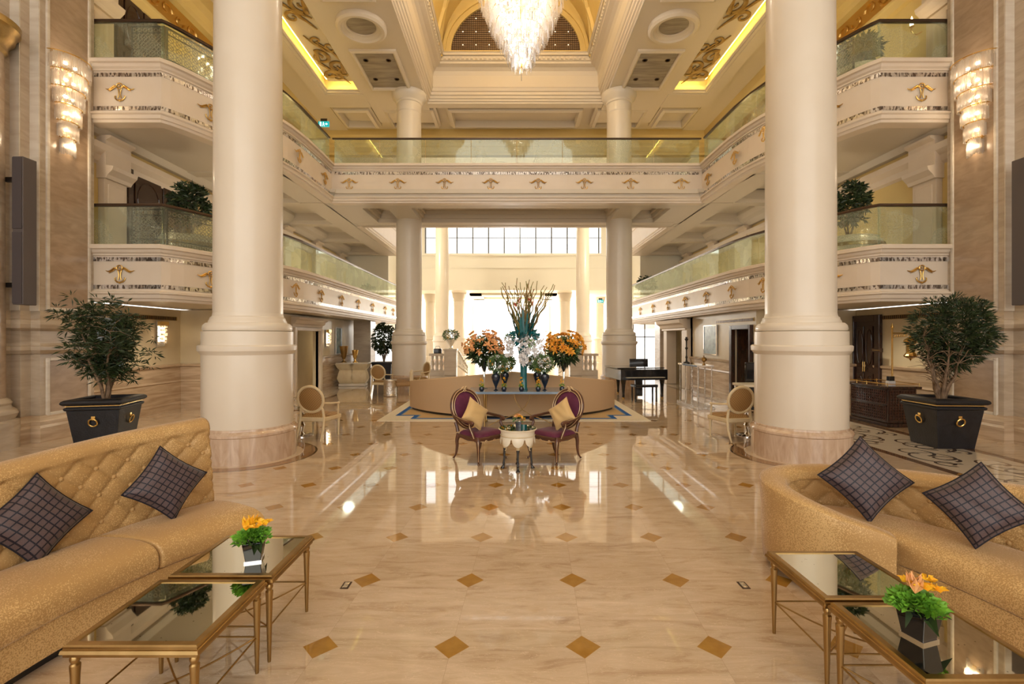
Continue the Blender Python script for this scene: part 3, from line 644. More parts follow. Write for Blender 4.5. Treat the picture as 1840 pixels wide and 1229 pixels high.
# ================================================================ ceiling
def cl(b, m_=M['ceil'], nm='ceiling', **k): return st(nm, b, m_, **k)
XO0, XO1, YO1 = -3.22, 3.62, 18.75      # opening of the dome
for mir in (False, True):
    sd = side[mir]
    # soffit strip over the column row, lower than the rest
    b = MB().box(-5.5, XO0 - .004, -5, 20.4, 11.0, 11.5).mirror(mir); cl(b)
    # outer strip and the high ceiling beyond the golden panel
    b = MB().box(-7.35, -6.95, -5, 18.0, 10.98, 11.6).box(-8.9, -7.3, -5, 26, 11.2, 11.5).box(-7.35, -5.5, 18.0, 19.0, 10.98, 11.6).mirror(mir); cl(b)
    # stepped frame of the golden panel
    b = MB().sweep([(0, 11.0), (.10, 11.0), (.10, 11.06), (.16, 11.08), (.16, 11.16), (.05, 11.2), (.05, 11.3), (0, 11.3)], [(-6.95, 6), (-6.95, 18.0), (-5.5, 18.0), (-5.5, 6)], cap=False).mirror(mir); cl(b, nm='trim_' + sd + '_coffer')
    b = MB().box(-7.1, -5.4, -5, 18.2, 11.52, 11.6).mirror(mir); cl(b, M['yellow'], 'ceiling')
    b = MB().box(-6.66, -5.56, 6, 17.6, 11.26, 11.30).mirror(mir); cl(b, M['ceil'], 'ceiling_' + sd + '_panel')
    # lamp strips in the cove
    for x0, x1, y0, y1 in ((-6.74, -6.70, 6, 17.6), (-6.6, -5.6, 17.66, 17.70)):
        c = MB().box(x0, x1, y0, y1, 11.33, 11.36).mirror(mir).build('cove_lamp', M['cove'])
        tag(c, f'glowing yellow strip lamp hidden in the golden {sd} ceiling coffer', 'lamp', f'cove lamps of the {sd} coffer')
    # recessed grey stained panels with frame, and the ring
    for y0, y1 in ((9.4, 12.9), (15.3, 17.55)):
        b = MB().box(-5.02, -3.72, y0, y1, 10.985, 10.999).mirror(mir); p = cl(b, M['panelg'], 'ceiling_' + sd + '_soffit_panel')
        f = MB().sweep([(-.10, 11.0), (-.09, 10.93), (-.02, 10.90), (.03, 10.93), (.04, 10.99)], [(-5.02, y0), (-5.02, y1), (-3.72, y1), (-3.72, y0)], closed=True).mirror(mir); f.build('panel_frame', M['ceil'], p)
        for yy in (y0 + .5, y1 - .6):
            for xx in (-4.75, -4.0):
                d = MB().lathe([(.001, 0), (.055, 0), (.075, -.012), (.085, -.012), (.09, 0)], n=16).build('recessed_downlight', M['rail'], loc=((xx if not mir else 2 * XC - xx), yy, 10.984))
                tag(d, f'small dark recessed downlight in the {sd} grey soffit panel of the ceiling', 'downlight', f'downlights in the {sd} soffit')
    t = thing('ceiling_medallion', f'moulded ceiling ring with brown disc above the {sd} column row', 'medallion', (-4.35 if not mir else 2 * XC + 4.35, 14.05, 11.0))
    MB().lathe([(.72, .0), (.72, -.12), (.66, -.17), (.58, -.17), (.55, -.12), (.50, -.10), (.47, -.06), (.43, -.05), (.41, .0)], n=48).build('ring', M['ceil'], t, smooth=True)
    MB().lathe([(.001, -.02), (.415, -.02), (.415, -.01), (.001, -.01)], n=40).build('disc', M['panelg'], t)
    # small coffers past the columns
    b = MB().box(-7.35, -2.7, 19.0, 22.0, 11.25, 11.5).box(-2.7, XC, YO1, 22, 11.25, 11.5).mirror(mir); cl(b)
    for x0, x1 in ((-7.2, -5.6), (-5.2, -3.0)):
        b = MB().sweep([(0, 11.25), (.0, 11.1), (.08, 11.08), (.10, 10.99), (.22, 10.96), (.24, 11.25)], [(x0, 19.2), (x1, 19.2), (x1, 21), (x0, 21)][::-1], closed=True).mirror(mir); cl(b, nm='trim_' + sd + '_small_coffer')
b = MB().sweep([(0, 11.25), (.0, 11.1), (.08, 11.08), (.10, 10.99), (.22, 10.96), (.24, 11.25)], [(-2.6, 19.2), (3.0, 19.2), (3.0, 21), (-2.6, 21)][::-1], closed=True); cl(b, nm='trim_centre_small_coffer')
b = MB().sweep([(0, 10.2), (0.04, 10.2), (.05, 10.3), (.02, 10.34), (.02, 10.55), (.07, 10.6), (.09, 10.72), (.2, 10.8), (.24, 10.95), (.3, 11.0), (.3, 11.25), (-.3, 11.25), (-.3, 10.2)], [(-8.7, 21.9), (9.2, 21.9)]); cl(b, M['yellow'], 'trim_rear_beam')
b = MB().box(-9, 9.4, 22, YR + .3, 11.0, 11.3); cl(b, M['ceil'], 'ceiling_rear')
# beam between opening and rear coffers
b = MB().box(XO0, XO1, YO1 + .004, 19.1, 11.0, 11.5); cl(b)
# moulded throat of the dome opening, stepping inwards as it rises
prof = [(0, 11.0), (0, 11.06), (.05, 11.08), (.05, 11.15), (.10, 11.17), (.10, 11.25), (.15, 11.28), (.15, 11.38), (.19, 11.4), (.22, 11.5), (.24, 11.53), (.25, 11.95), (.30, 12.1), (.40, 12.2), (.56, 12.25), (.56, 12.33), (.62, 12.35), (.62, 12.50), (.70, 12.5), (.70, 12.58), (.74, 12.6)]
b = MB().sweep(prof, [(XO0, 5.0), (XO0, YO1), (XO1, YO1), (XO1, 5.0)], cap=False); cl(b, nm='trim_dome_throat')
# dentils
b = MB()
for i in range(70):
    y = 6 + i * .17; b.box(XO0 + .60, XO0 + .66, y, y + .09, 12.37, 12.47); b.box(XO1 - .66, XO1 - .60, y, y + .09, 12.37, 12.47)
for i in range(32):
    x = XO0 + .7 + i * .17; b.box(x, x + .09, YO1 - .66, YO1 - .60, 12.37, 12.47)
cl(b, nm='trim_dentils')
# end wall with lunette
xm = (XO0 + XO1) / 2; YE = YO1 - .55; a_, h_ = 2.45, 1.95
arc = [(xm + a_ * cos(PI * k / 28), 12.72 + h_ * sin(PI * k / 28)) for k in range(29)]
def arch_strip(r0, r1, y0, y1):
    b = MB(); n = 28
    vs = []
    for k in range(n + 1):
        c, s_ = cos(PI * k / n), sin(PI * k / n)
        for a, hh, y in ((a_ + r0, h_ + r0, y0), (a_ + r1, h_ + r1, y0), (a_ + r1, h_ + r1, y1), (a_ + r0, h_ + r0, y1)): vs.append((xm + a * c, y, 12.72 + hh * s_))
    fs = [(k * 4 + q, k * 4 + (q + 1) % 4, k * 4 + 4 + (q + 1) % 4, k * 4 + 4 + q) for k in range(n) for q in range(4)]
    return b.add(vs, fs)
b = MB().box(xm - 3.2, xm + 3.2, YE + .12, YE + .3, 12.5, 18); cl(b, M['yellow'], 'wall_dome_end')
b = MB(); n = len(arc); b.add([(x, YE + .08, z) for x, z in arc] + [(x, YE + .12, z) for x, z in arc], [tuple(range(n)), tuple(range(n, 2 * n))[::-1]]); lun = cl(b, M['trellis'], 'window_5')
g = MB()
for i in range(-30, 31):
    x = xm + i * .08
    if abs(x - xm) < a_: g.box(x - .008, x + .008, YE + .06, YE + .08, 12.72, 12.72 + h_ * math.sqrt(max(0, 1 - ((x - xm) / a_) ** 2)))
for k in range(24):
    z = 12.76 + k * .08; w_ = a_ * math.sqrt(max(0, 1 - ((z - 12.72) / h_) ** 2))
    g.box(xm - w_, xm + w_, YE + .055, YE + .07, z - .008, z + .008)
g.build('trellis_lattice', M['rail'], lun)
for i in range(9):
    for j in range(3):
        x = xm - 2 + i * .5; z = 12.98 + j * .5
        if abs(x - xm) < a_ * math.sqrt(max(0, 1 - ((z - 12.72) / h_) ** 2)) - .1: MB().ball((x, YE + .03, z), .018, 6).build('star_lamp', M['star'], lun)
for r0, r1, y in ((0, .10, YE - .02), (.10, .2, YE + .02), (.2, .32, YE - .06)): arch_strip(r0, r1, y, YE + .14).build('arch_moulding', M['yellow'], lun)
MB().box(xm - 2.8, xm + 2.8, YE - .06, YE + .14, 12.6, 12.72).build('arch_sill', M['yellow'], lun)
# vault with ribs
def vault(u, v, y0=5.0, y1=YE + .15, A=2.85, B=3.2):
    a = PI * u; return (xm - A * cos(a), y0 + (y1 - y0) * v, 12.5 + B * sin(a))
b = MB().grid(vault, 28, 10); cl(b, M['yellow'], 'ceiling_vault', smooth='all')
rb = []
for k in range(7):
    v0 = k / 6.5
    for du, dv in ((1, .42), (1, -.42), (1, 0)):
        b = MB(); b.tube([Vector(vault(u, v0 + dv * (u - .5))) * 1 + Vector((0, 0, -.05)) for u in [q / 24 for q in range(25)] if 0 <= v0 + dv * (u - .5) <= 1.0] or [(0, 5, 16), (0, 5.1, 16)], .11, 6); rb.append(b)
B_ = MB()
for b in rb: B_.add(b.v, b.f)
cl(B_, M['yellow'], 'trim_vault_ribs', smooth=True)

# front of the hall, behind the camera: side walls, roof edge and a tall glazed facade
for mir in (False, True):
    b = MB().box(-9.6, -9.3, -6, 5.2, 0, 12).mirror(mir); st('wall_' + side[mir] + '_front', b, M['marble'])
b = MB().box(-9.6, 10.1, -6.3, -6, 0, .3).box(-9.6, 10.1, -6.3, -6, 11, 12).box(-9.6, -8.6, -6.3, -6, 0, 12).box(9, 10.1, -6.3, -6, 0, 12)
for x in (-4.2, .2, 4.6): b.box(x - .15, x + .15, -6.3, -6, 0, 12)
st('wall_front', b, M['cream'])
b = MB().box(XO0 - .1, XO1 + .1, -6, 5, 11.0, 11.4); cl(b, M['ceil'], 'ceiling_front')

t = thing('engaged_column', 'sliver of a round marble column at the extreme left photo edge', 'column', (-8.93, 7.9, 0))
MB().lathe([(.62, 0), (.62, .45), (.56, .48), (.58, .52), (.60, .58), (.58, .64), (.53, .67), (.51, .72), (.53, .76), (.50, .80), (.45, .84)], n=40).build('base', M['marble'], t, smooth=True)
MB().lathe([(.45, .83), (.43, 6.7)], n=40).build('shaft', M['marble_d'], t, smooth=True)
MB().lathe([(.43, 6.65), (.47, 6.7), (.47, 6.78), (.52, 6.86), (.56, 6.9), (.58, 7.0), (.63, 7.05), (.64, 7.15), (.44, 7.16)], n=40).build('capital', M['goldd'], t, smooth=True)
# ================================================================ foreground sofas
def tuft(s, h):
    a, b = .21, .19
    p, q = s / a + h / b, s / a - h / b
    m = abs(sin(PI * p)) * abs(sin(PI * q)); crease = min(abs(sin(PI * p)), abs(sin(PI * q)))
    return .015 * (m ** .4) + .011 * min(1, crease * 3.2)
def make_sofa(name, label, B, Fp, hts, cuts, nB=150, extra_back=None, xf=lambda p: p, M_=None, endround=True, seat_rng=None, leanN=.10, low=0, fabric='sofa', bcount=True):
    """B: inner foot line of the back, Fp: front line of the seat, hts: back height along B, cuts: seams between seat cushions (0..1)"""
    nb = nB; Bc = catmull(B, nb); n = len(Bc)
    hh = catmull([(h, 0) for h in hts], nb)
    S = [0]
    for i in range(1, n): S.append(S[-1] + (Bc[i] - Bc[i - 1]).length)
    nrm = []
    for i in range(n):
        t = (Bc[min(i + 1, n - 1)] - Bc[max(i - 1, 0)]).normalized(); nrm.append(Vector((-t.y, t.x)))      # away from the seat when it lies to the right
    t = thing(name, label, 'sofa', (0, 0, 0)); c0 = Bc[n // 2]; t.location = (c0.x, c0.y, 0)
    def P(i, off, z): p = Bc[i] + nrm[i] * off; return (p.x - c0.x, p.y - c0.y, z)
    z0 = .36; NV = 44
    b = MB(); rows = []
    for i in range(n):
        h = hh[i].x; row = []
        for j in range(NV + 1):
            f = j / NV; z = z0 + (h - z0) * f; lean = leanN * f ** 1.2
            puff = tuft(S[i], h - .075 - z) if h - .075 - z > 0 and z > z0 + .0 else .026
            edge = min(1, (h - z) / .07); puff = puff if edge >= 1 else .03 * max(0, 1 - (1 - edge) ** 2) ** .5 + .004
            row.append(P(i, lean - puff + .026, z))
        th = .17
        for a in range(1, 6): an = PI * a / 6; row.append(P(i, leanN + .03 + th / 2 * (1 - cos(an)), h + .022 * sin(an)))
        for j in range(7): f = 1 - j / 6; row.append(P(i, leanN * f * .8 + .03 + th - .0 * f, .07 + (h - .07) * f))
        row.append(P(i, .05, .07)); rows.append(row)
    k = len(rows[0]); vs = [v for r in rows for v in r]; fs = [(i * k + q, i * k + q + 1, (i + 1) * k + q + 1, (i + 1) * k + q) for i in range(n - 1) for q in range(k - 1)]
    fs += [(i * k + k - 1, i * k, (i + 1) * k, (i + 1) * k + k - 1) for i in range(n - 1)]
    b.add(vs, fs); b.f += [tuple(range(k)), tuple((n - 1) * k + q for q in range(k))[::-1]]
    bk = b.build('backrest', M[fabric], t, smooth='all')
    # piping along the top inner edge
    MB().tube([P(i, leanN + .028, hh[i].x - .002) for i in range(0, n, 2)], .006, 6).build('piping', M[fabric], bk, smooth=True)
    # buttons on the tufting lattice
    if bcount:
        first = None; a_, b_ = .21, .19
        L_ = S[-1]
        for ip in range(0, 80):
            for iq in range(-60, 60):
                s = (ip + iq) * a_ / 2; dh = (ip - iq) * b_ / 2
                if not (.06 < s < L_ - .05 and dh >= 0): continue
                i = min(range(n), key=lambda q: abs(S[q] - s)); h = hh[i].x; z = h - .075 - dh
                if z < z0 + .09 or dh < .02: continue
                f = (z - z0) / (h - z0); pos = P(i, leanN * f ** 1.2 + .018, z)
                if first is None:
                    first = MB().lathe([(.0001, .013), (.009, .011), (.016, .004), (.017, -.006)], n=10).build('button', M[fabric], bk, smooth=True); o = first
                else: o = first.copy(); COL.objects.link(o)
                o.location = pos; nn = Vector((-nrm[i].x, -nrm[i].y, .25)); o.rotation_euler = nn.to_track_quat('Z', 'Y').to_euler()
    # seat cushions
    Fc = catmull(Fp, nb)
    r0, r1 = seat_rng or (0, 1)
    ed = [r0] + list(cuts) + [r1]
    for c in range(len(ed) - 1):
        i0, i1 = int(ed[c] * nb), int(ed[c + 1] * nb); rows = []
        cs = []
        for i in range(i0, i1 + 1):
            bp = Bc[i] + nrm[i] * .02; d = Fc[i] - bp; D = d.length; d = d / D
            sec = []
            W_ = D
            pts = [(0, .27), (0, .40), (.03, .435), (.12, .455), (.3, .468), (.55, .47), (.75, .465), (.88, .45), (.96, .42), (1.0, .38), (1.01, .34), (1.0, .29), (.985, .265), (.9, .26), (.4, .26)]
            for f, z in pts: sec.append((f * W_, z))
            # soften both ends of the cushion
            e = min(i - i0, i1 - i) * (S[-1] / nb)
            k_ = 1.0 if e > .05 else .90 + .10 * math.sqrt(max(0, 1 - (1 - e / .05) ** 2))
            cz = .365; cf = W_ * .5
            row = [(bp.x + d.x * (cf + (a - cf) * (1 - (1 - k_) * .25)) - c0.x, bp.y + d.y * (cf + (a - cf) * (1 - (1 - k_) * .25)) - c0.y, cz + (z - cz) * k_) for a, z in sec]
            rows.append(row)
        k = len(rows[0]); m_ = len(rows); b = MB()
        b.add([v for r in rows for v in r], [(i * k + q, i * k + (q + 1) % k, (i + 1) * k + (q + 1) % k, (i + 1) * k + q) for i in range(m_ - 1) for q in range(k)] + [tuple(range(k)), tuple((m_ - 1) * k + q for q in range(k))[::-1]])
        b.build('seat_cushion', M[fabric], t, smooth='all', sub=1)
    i0, i1 = int(r0 * nb), int(r1 * nb)
    for nm, z0_, z1_, ins, mt in (('base', .07, .262, .03, M[fabric]), ('plinth', 0, .07, .10, M['black'])):
        fr = []; bkk = []
        for i in range(i0, i1 + 1, 2):
            d = (Fc[i] - Bc[i]); D = d.length; d /= D; q = Bc[i] + d * (D - ins); fr.append((q.x - c0.x, q.y - c0.y)); q = Bc[i] + nrm[i] * (.12 if nm == 'base' else .06); bkk.append((q.x - c0.x, q.y - c0.y))
        b = MB(); m_ = len(fr); vs = [];
        for a, e in zip(fr, bkk): vs += [(*a, z0_), (*a, z1_), (*e, z1_), (*e, z0_)]
        b.add(vs, [(i * 4 + q, i * 4 + (q + 1) % 4, i * 4 + 4 + (q + 1) % 4, i * 4 + 4 + q) for i in range(m_ - 1) for q in range(4)] + [(3, 2, 1, 0), tuple((m_ - 1) * 4 + q for q in range(4))])
        b.build(nm, mt, t, bevel=.012 if nm == 'base' else 0)
    return t
make_sofa('curved_sofa', 'gold speckled curved sofa with buttoned back, at the left edge of the photo', [(-2.98, .9), (-3.13, 1.9), (-3.13, 2.75), (-3.0, 3.3), (-2.83, 3.8), (-2.58, 4.2)],
          [(-2.42, .9), (-2.56, 1.9), (-2.56, 2.62), (-2.42, 3.2), (-2.24, 3.58), (-1.97, 3.9)], [.93, .95, 1.0, 1.05, 1.09, 1.12], [.17, .64])
make_sofa('curved_sofa', 'gold speckled curved sofa whose low back curls round into an arm, on the right',
          [(3.62, .9), (3.62, 1.9), (3.55, 2.7), (3.37, 3.3), (3.08, 3.8), (2.72, 4.08), (2.42, 4.08), (2.28, 3.9), (2.30, 3.68), (2.45, 3.50), (2.66, 3.40)][::-1],
          [(2.93, .9), (2.95, 1.7), (2.92, 2.3), (2.86, 2.8), (2.78, 3.15), (2.72, 3.3), (2.68, 3.38), (2.66, 3.43), (2.66, 3.46), (2.67, 3.44), (2.68, 3.40)][::-1],
          [.95, .92, .86, .80, .75, .71, .69, .67, .64, .58, .50][::-1], [.79], seat_rng=(.27, 1), leanN=.03) if False else None
def mirror_sofa():
    # built mirrored about x = 0, then flipped
    B = [(3.62, .9), (3.62, 1.9), (3.55, 2.7), (3.37, 3.3), (3.08, 3.8), (2.72, 4.08), (2.42, 4.08), (2.28, 3.9), (2.30, 3.68), (2.45, 3.50), (2.66, 3.42)]
    Fq = [(2.93, .9), (2.95, 1.7), (2.92, 2.3), (2.87, 2.75), (2.80, 3.1), (2.75, 3.25), (2.72, 3.36), (2.70, 3.42), (2.69, 3.45), (2.69, 3.45), (2.69, 3.44)]
    t = make_sofa('curved_sofa', 'gold speckled curved sofa whose low back curls round into an arm, on the right', [(-x, y) for x, y in B], [(-x, y) for x, y in Fq],
                  [.95, .92, .87, .81, .76, .72, .70, .68, .64, .57, .49], [.25], seat_rng=(0, .80), leanN=.03, nB=190)
    t.location.x *= -1
    for c in t.children_recursive:
        if c.data.users > 1 and c.get('_m'): continue
        me = c.data
        if not me.get('_m'):
            for v in me.vertices: v.co.x *= -1
            me.flip_normals(); me['_m'] = 1
        if c.name.startswith('button'):
            c.location.x *= -1; e = c.rotation_euler; n_ = e.to_matrix() @ Vector((0, 0, 1)); n_.x *= -1; c.rotation_euler = n_.to_track_quat('Z', 'Y').to_euler()
mirror_sofa()

# ---------------------------------------------------------------- cushions
def pillow(name, label, loc, side_len, nrm, roll, m_, piping=None, group=None, thick=.16):
    t = thing(name, label, 'cushion', loc, group=group)
    n = Vector(nrm).normalized(); up = Vector((0, 0, 1)); x = up.cross(n).normalized(); y = n.cross(x)
    Rm = Matrix((x, y, n)).transposed().to_4x4(); t.rotation_euler = (Rm @ Matrix.Rotation(roll, 4, 'Z')).to_euler()
    s = side_len / 2
    def fn(sg):
        def f(u, v):
            a, b = u * 2 - 1, v * 2 - 1
            pin = 1 - .10 * (1 - a * a) * 1.0 ; pinb = 1 - .10 * (1 - b * b)
            h = ((1 - a ** 4) * (1 - b ** 4)) ** .55 * thick / 2
            h += .006 * sin(9 * a + 4 * b) * (1 - a * a) * (1 - b * b)
            return (a * s * pinb, b * s * pin, sg * h)
        return f
    b = MB().grid(fn(1), 24, 24); b.build('front_cloth', m_, t, smooth='all'); b = MB().grid(fn(-1), 24, 24); b.build('back_cloth', m_, t, smooth='all')
    pts = []
    for k in range(4):
        for i in range(12):
            a = -1 + 2 * i / 12; q = 1 - .10 * (1 - a * a)
            x_, y_ = a * s, -s * q
            for _ in range(k): x_, y_ = -y_, x_
            pts.append((x_, y_, 0))
    MB().tube(pts, .006, 6, closed=True).build('piping', piping or m_, t, smooth=True)
    return t
pillow('cushion', 'dark trellis cushion on the left sofa, nearer the column', (fx(300, 3.72), 3.72, fz(868, 3.72)), .41, (.80, -.52, .28), math.radians(48), M['cush'], M['cord'])
pillow('cushion', 'dark trellis cushion on the left sofa, cut by the left photo edge', (fx(66, 3.10), 3.10, fz(934, 3.10)), .42, (.86, -.38, .30), math.radians(38), M['cush'], M['cord'])
pillow('cushion', 'dark trellis cushion on the right sofa, in front of the marble column foot', (fx(1554, 3.72), 3.72, fz(860, 3.72)), .455, (-.25, -.92, .30), math.radians(44), M['cush'], M['cord'])
pillow('cushion', 'dark trellis cushion on the right sofa, nearest the right photo edge', (fx(1758, 3.2), 3.2, fz(907, 3.2)), .40, (-.60, -.72, .28), math.radians(41), M['cush'], M['cord'])

# ================================================================ mirrored coffee tables
def coffee_table(loc, w, d, label):
    t = thing('coffee_table', label, 'coffee table', loc)
    zt = .505
    MB().box(-w / 2 + .035, w / 2 - .035, -d / 2 + .035, d / 2 - .035, zt - .012, zt - .004).build('mirror_top', M['mirror'], t)
    MB().sweep([(-.04, zt - .03), (-.04, zt), (-.012, zt), (-.006, zt - .006), (-.006, zt - .018), (0, zt - .02), (.004, zt - .034), (-.006, zt - .038), (-.006, zt - .052), (-.014, zt - .056), (-.03, zt - .056)],
               [(-w / 2, -d / 2), (w / 2, -d / 2), (w / 2, d / 2), (-w / 2, d / 2)], closed=True).build('gold_frame', M['bronze'], t)
    f = None
    for sx in (-1, 1):
        for sy in (-1, 1):
            if f is None:
                o = f = MB().lathe([(.009, 0), (.010, .01), (.0185, .36), (.021, .395), (.021, .405), (.015, .412), (.015, .416), (.020, .425), (.021, .435), (.016, .447), (.024, .452)], n=18).build('leg', M['bronze'], t, smooth=True)
            else: o = f.copy(); COL.objects.link(o)
            o.location = (sx * (w / 2 - .035), sy * (d / 2 - .035), 0)
    X, Y, z = w / 2 - .035, d / 2 - .035, .20
    for a, b in (((-X, -Y), (X, -Y)), ((X, -Y), (X, Y)), ((X, Y), (-X, Y)), ((-X, Y), (-X, -Y))):
        MB().tube([(*a, z), (*b, z)], .005, 8).build('stretcher', M['bronze'], t, smooth=True)
    MB().tube([(-X, -Y, z)] + [(-X * cos(PI * k / 16) * .5 if 0 else X * (2 * k / 16 - 1), Y * (2 * k / 16 - 1), z - .05 * sin(PI * k / 16)) for k in range(1, 16)] + [(X, Y, z)], .005, 8).build('cross_stretcher', M['bronze'], t, smooth=True)
    MB().tube([(-X, Y, z)] + [(X * (2 * k / 16 - 1), -Y * (2 * k / 16 - 1), z - .05 * sin(PI * k / 16)) for k in range(1, 16)] + [(X, -Y, z)], .005, 8).build('cross_stretcher', M['bronze'], t, smooth=True)
    return t
coffee_table((-1.645, 3.005, 0), .60, .575, 'mirror topped gold table holding the flower pot, beside the left sofa')
coffee_table((-1.665, 2.395, 0), .60, .595, 'bare mirror topped gold table nearest the camera on the left')
coffee_table((1.91, 2.765, 0), .58, .575, 'bare mirror topped gold table in front of the curled arm of the right sofa')
coffee_table((1.92, 2.175, 0), .58, .575, 'mirror topped gold table holding the flower pot, at the lower right')
def flower_pot(loc, k, label, seed):
    global R; R = random.Random(seed)
    t = thing('flower_pot', label, 'flower pot', loc, .3)
    w0, w1, h = .040 * k, .055 * k, .115 * k
    vs = [(sx * w0, sy * w0, .008) for sx, sy in ((-1, -1), (1, -1), (1, 1), (-1, 1))] + [(sx * w1, sy * w1, h) for sx, sy in ((-1, -1), (1, -1), (1, 1), (-1, 1))]
    MB().add(vs, [(3, 2, 1, 0), (4, 5, 6, 7), (0, 1, 5, 4), (1, 2, 6, 5), (2, 3, 7, 6), (3, 0, 4, 7)]).build('inner_black_vase', M['black'], t, bevel=.003)
    w0 += .006; w1 += .006
    vs = [(sx * w0, sy * w0, 0) for sx, sy in ((-1, -1), (1, -1), (1, 1), (-1, 1))] + [(sx * w0, sy * w0, .012) for sx, sy in ((-1, -1), (1, -1), (1, 1), (-1, 1))]
    MB().add(vs, [(3, 2, 1, 0), (4, 5, 6, 7), (0, 1, 5, 4), (1, 2, 6, 5), (2, 3, 7, 6), (3, 0, 4, 7)]).build('glass_foot', M['chrome'], t)
    b = MB()
    for i in range(420):
        a, q = R.uniform(0, 2 * PI), R.uniform(.1, 1); c = Vector((q * .085 * k * cos(a) - .012 * k, q * .085 * k * sin(a), h + .045 * k * math.sqrt(1 - q * q * .8) + R.uniform(-.03, .01) * k))
        d = Vector((cos(a) * q, sin(a) * q, R.uniform(.2, 1))); b.leaf(c, d, .034 * k, .026 * k, .1)
    b.build('green_foliage', M['leafl'], t)
    b = MB()
    for i in range(4):
        a = R.uniform(0, 6.28); b.leaf((.03 * cos(a), .03 * sin(a), h), (cos(a), sin(a), .1), .10 * k, .045 * k, .5)
    b.build('dark_leaves', M['leaf'], t)
    for i in range(8):
        a = i * .85 - .6; rr = .05 * k if i else 0; c = Vector((rr * cos(a) + .02 * k, rr * sin(a), h + .085 * k + R.uniform(-.012, .018)))
        b = MB()
        for j in range(6):
            an = j * PI / 3 + i; b.leaf(c, (cos(an), sin(an), .55), .04 * k, .026 * k, .12)
        b.ball(c + Vector((0, 0, .006)), .006 * k, 6)
        b.build('yellow_flower', M['yel'], t)
    for i in range(3):
        c = Vector((-.035 * k + i * .016, -.01 + .012 * i, h + .07 * k)); b = MB()
        for j in range(5):
            an = j * 1.256 + i; b.leaf(c, (cos(an) * .4, sin(an) * .4 , 1), .075 * k, .026 * k, -.05)
        b.build('peach_flower', M['peach'] if seed == 5 else M['yel'], t)
flower_pot((fx(457, 2.93), 2.93, .501), 1.05, 'small black vase of green and yellow flowers on the left mirrored table', 4)
flower_pot((fx(1651, 2.17), 2.17, .501), 1.12, 'small black vase of lime foliage and orange flowers on the right mirrored table', 5)
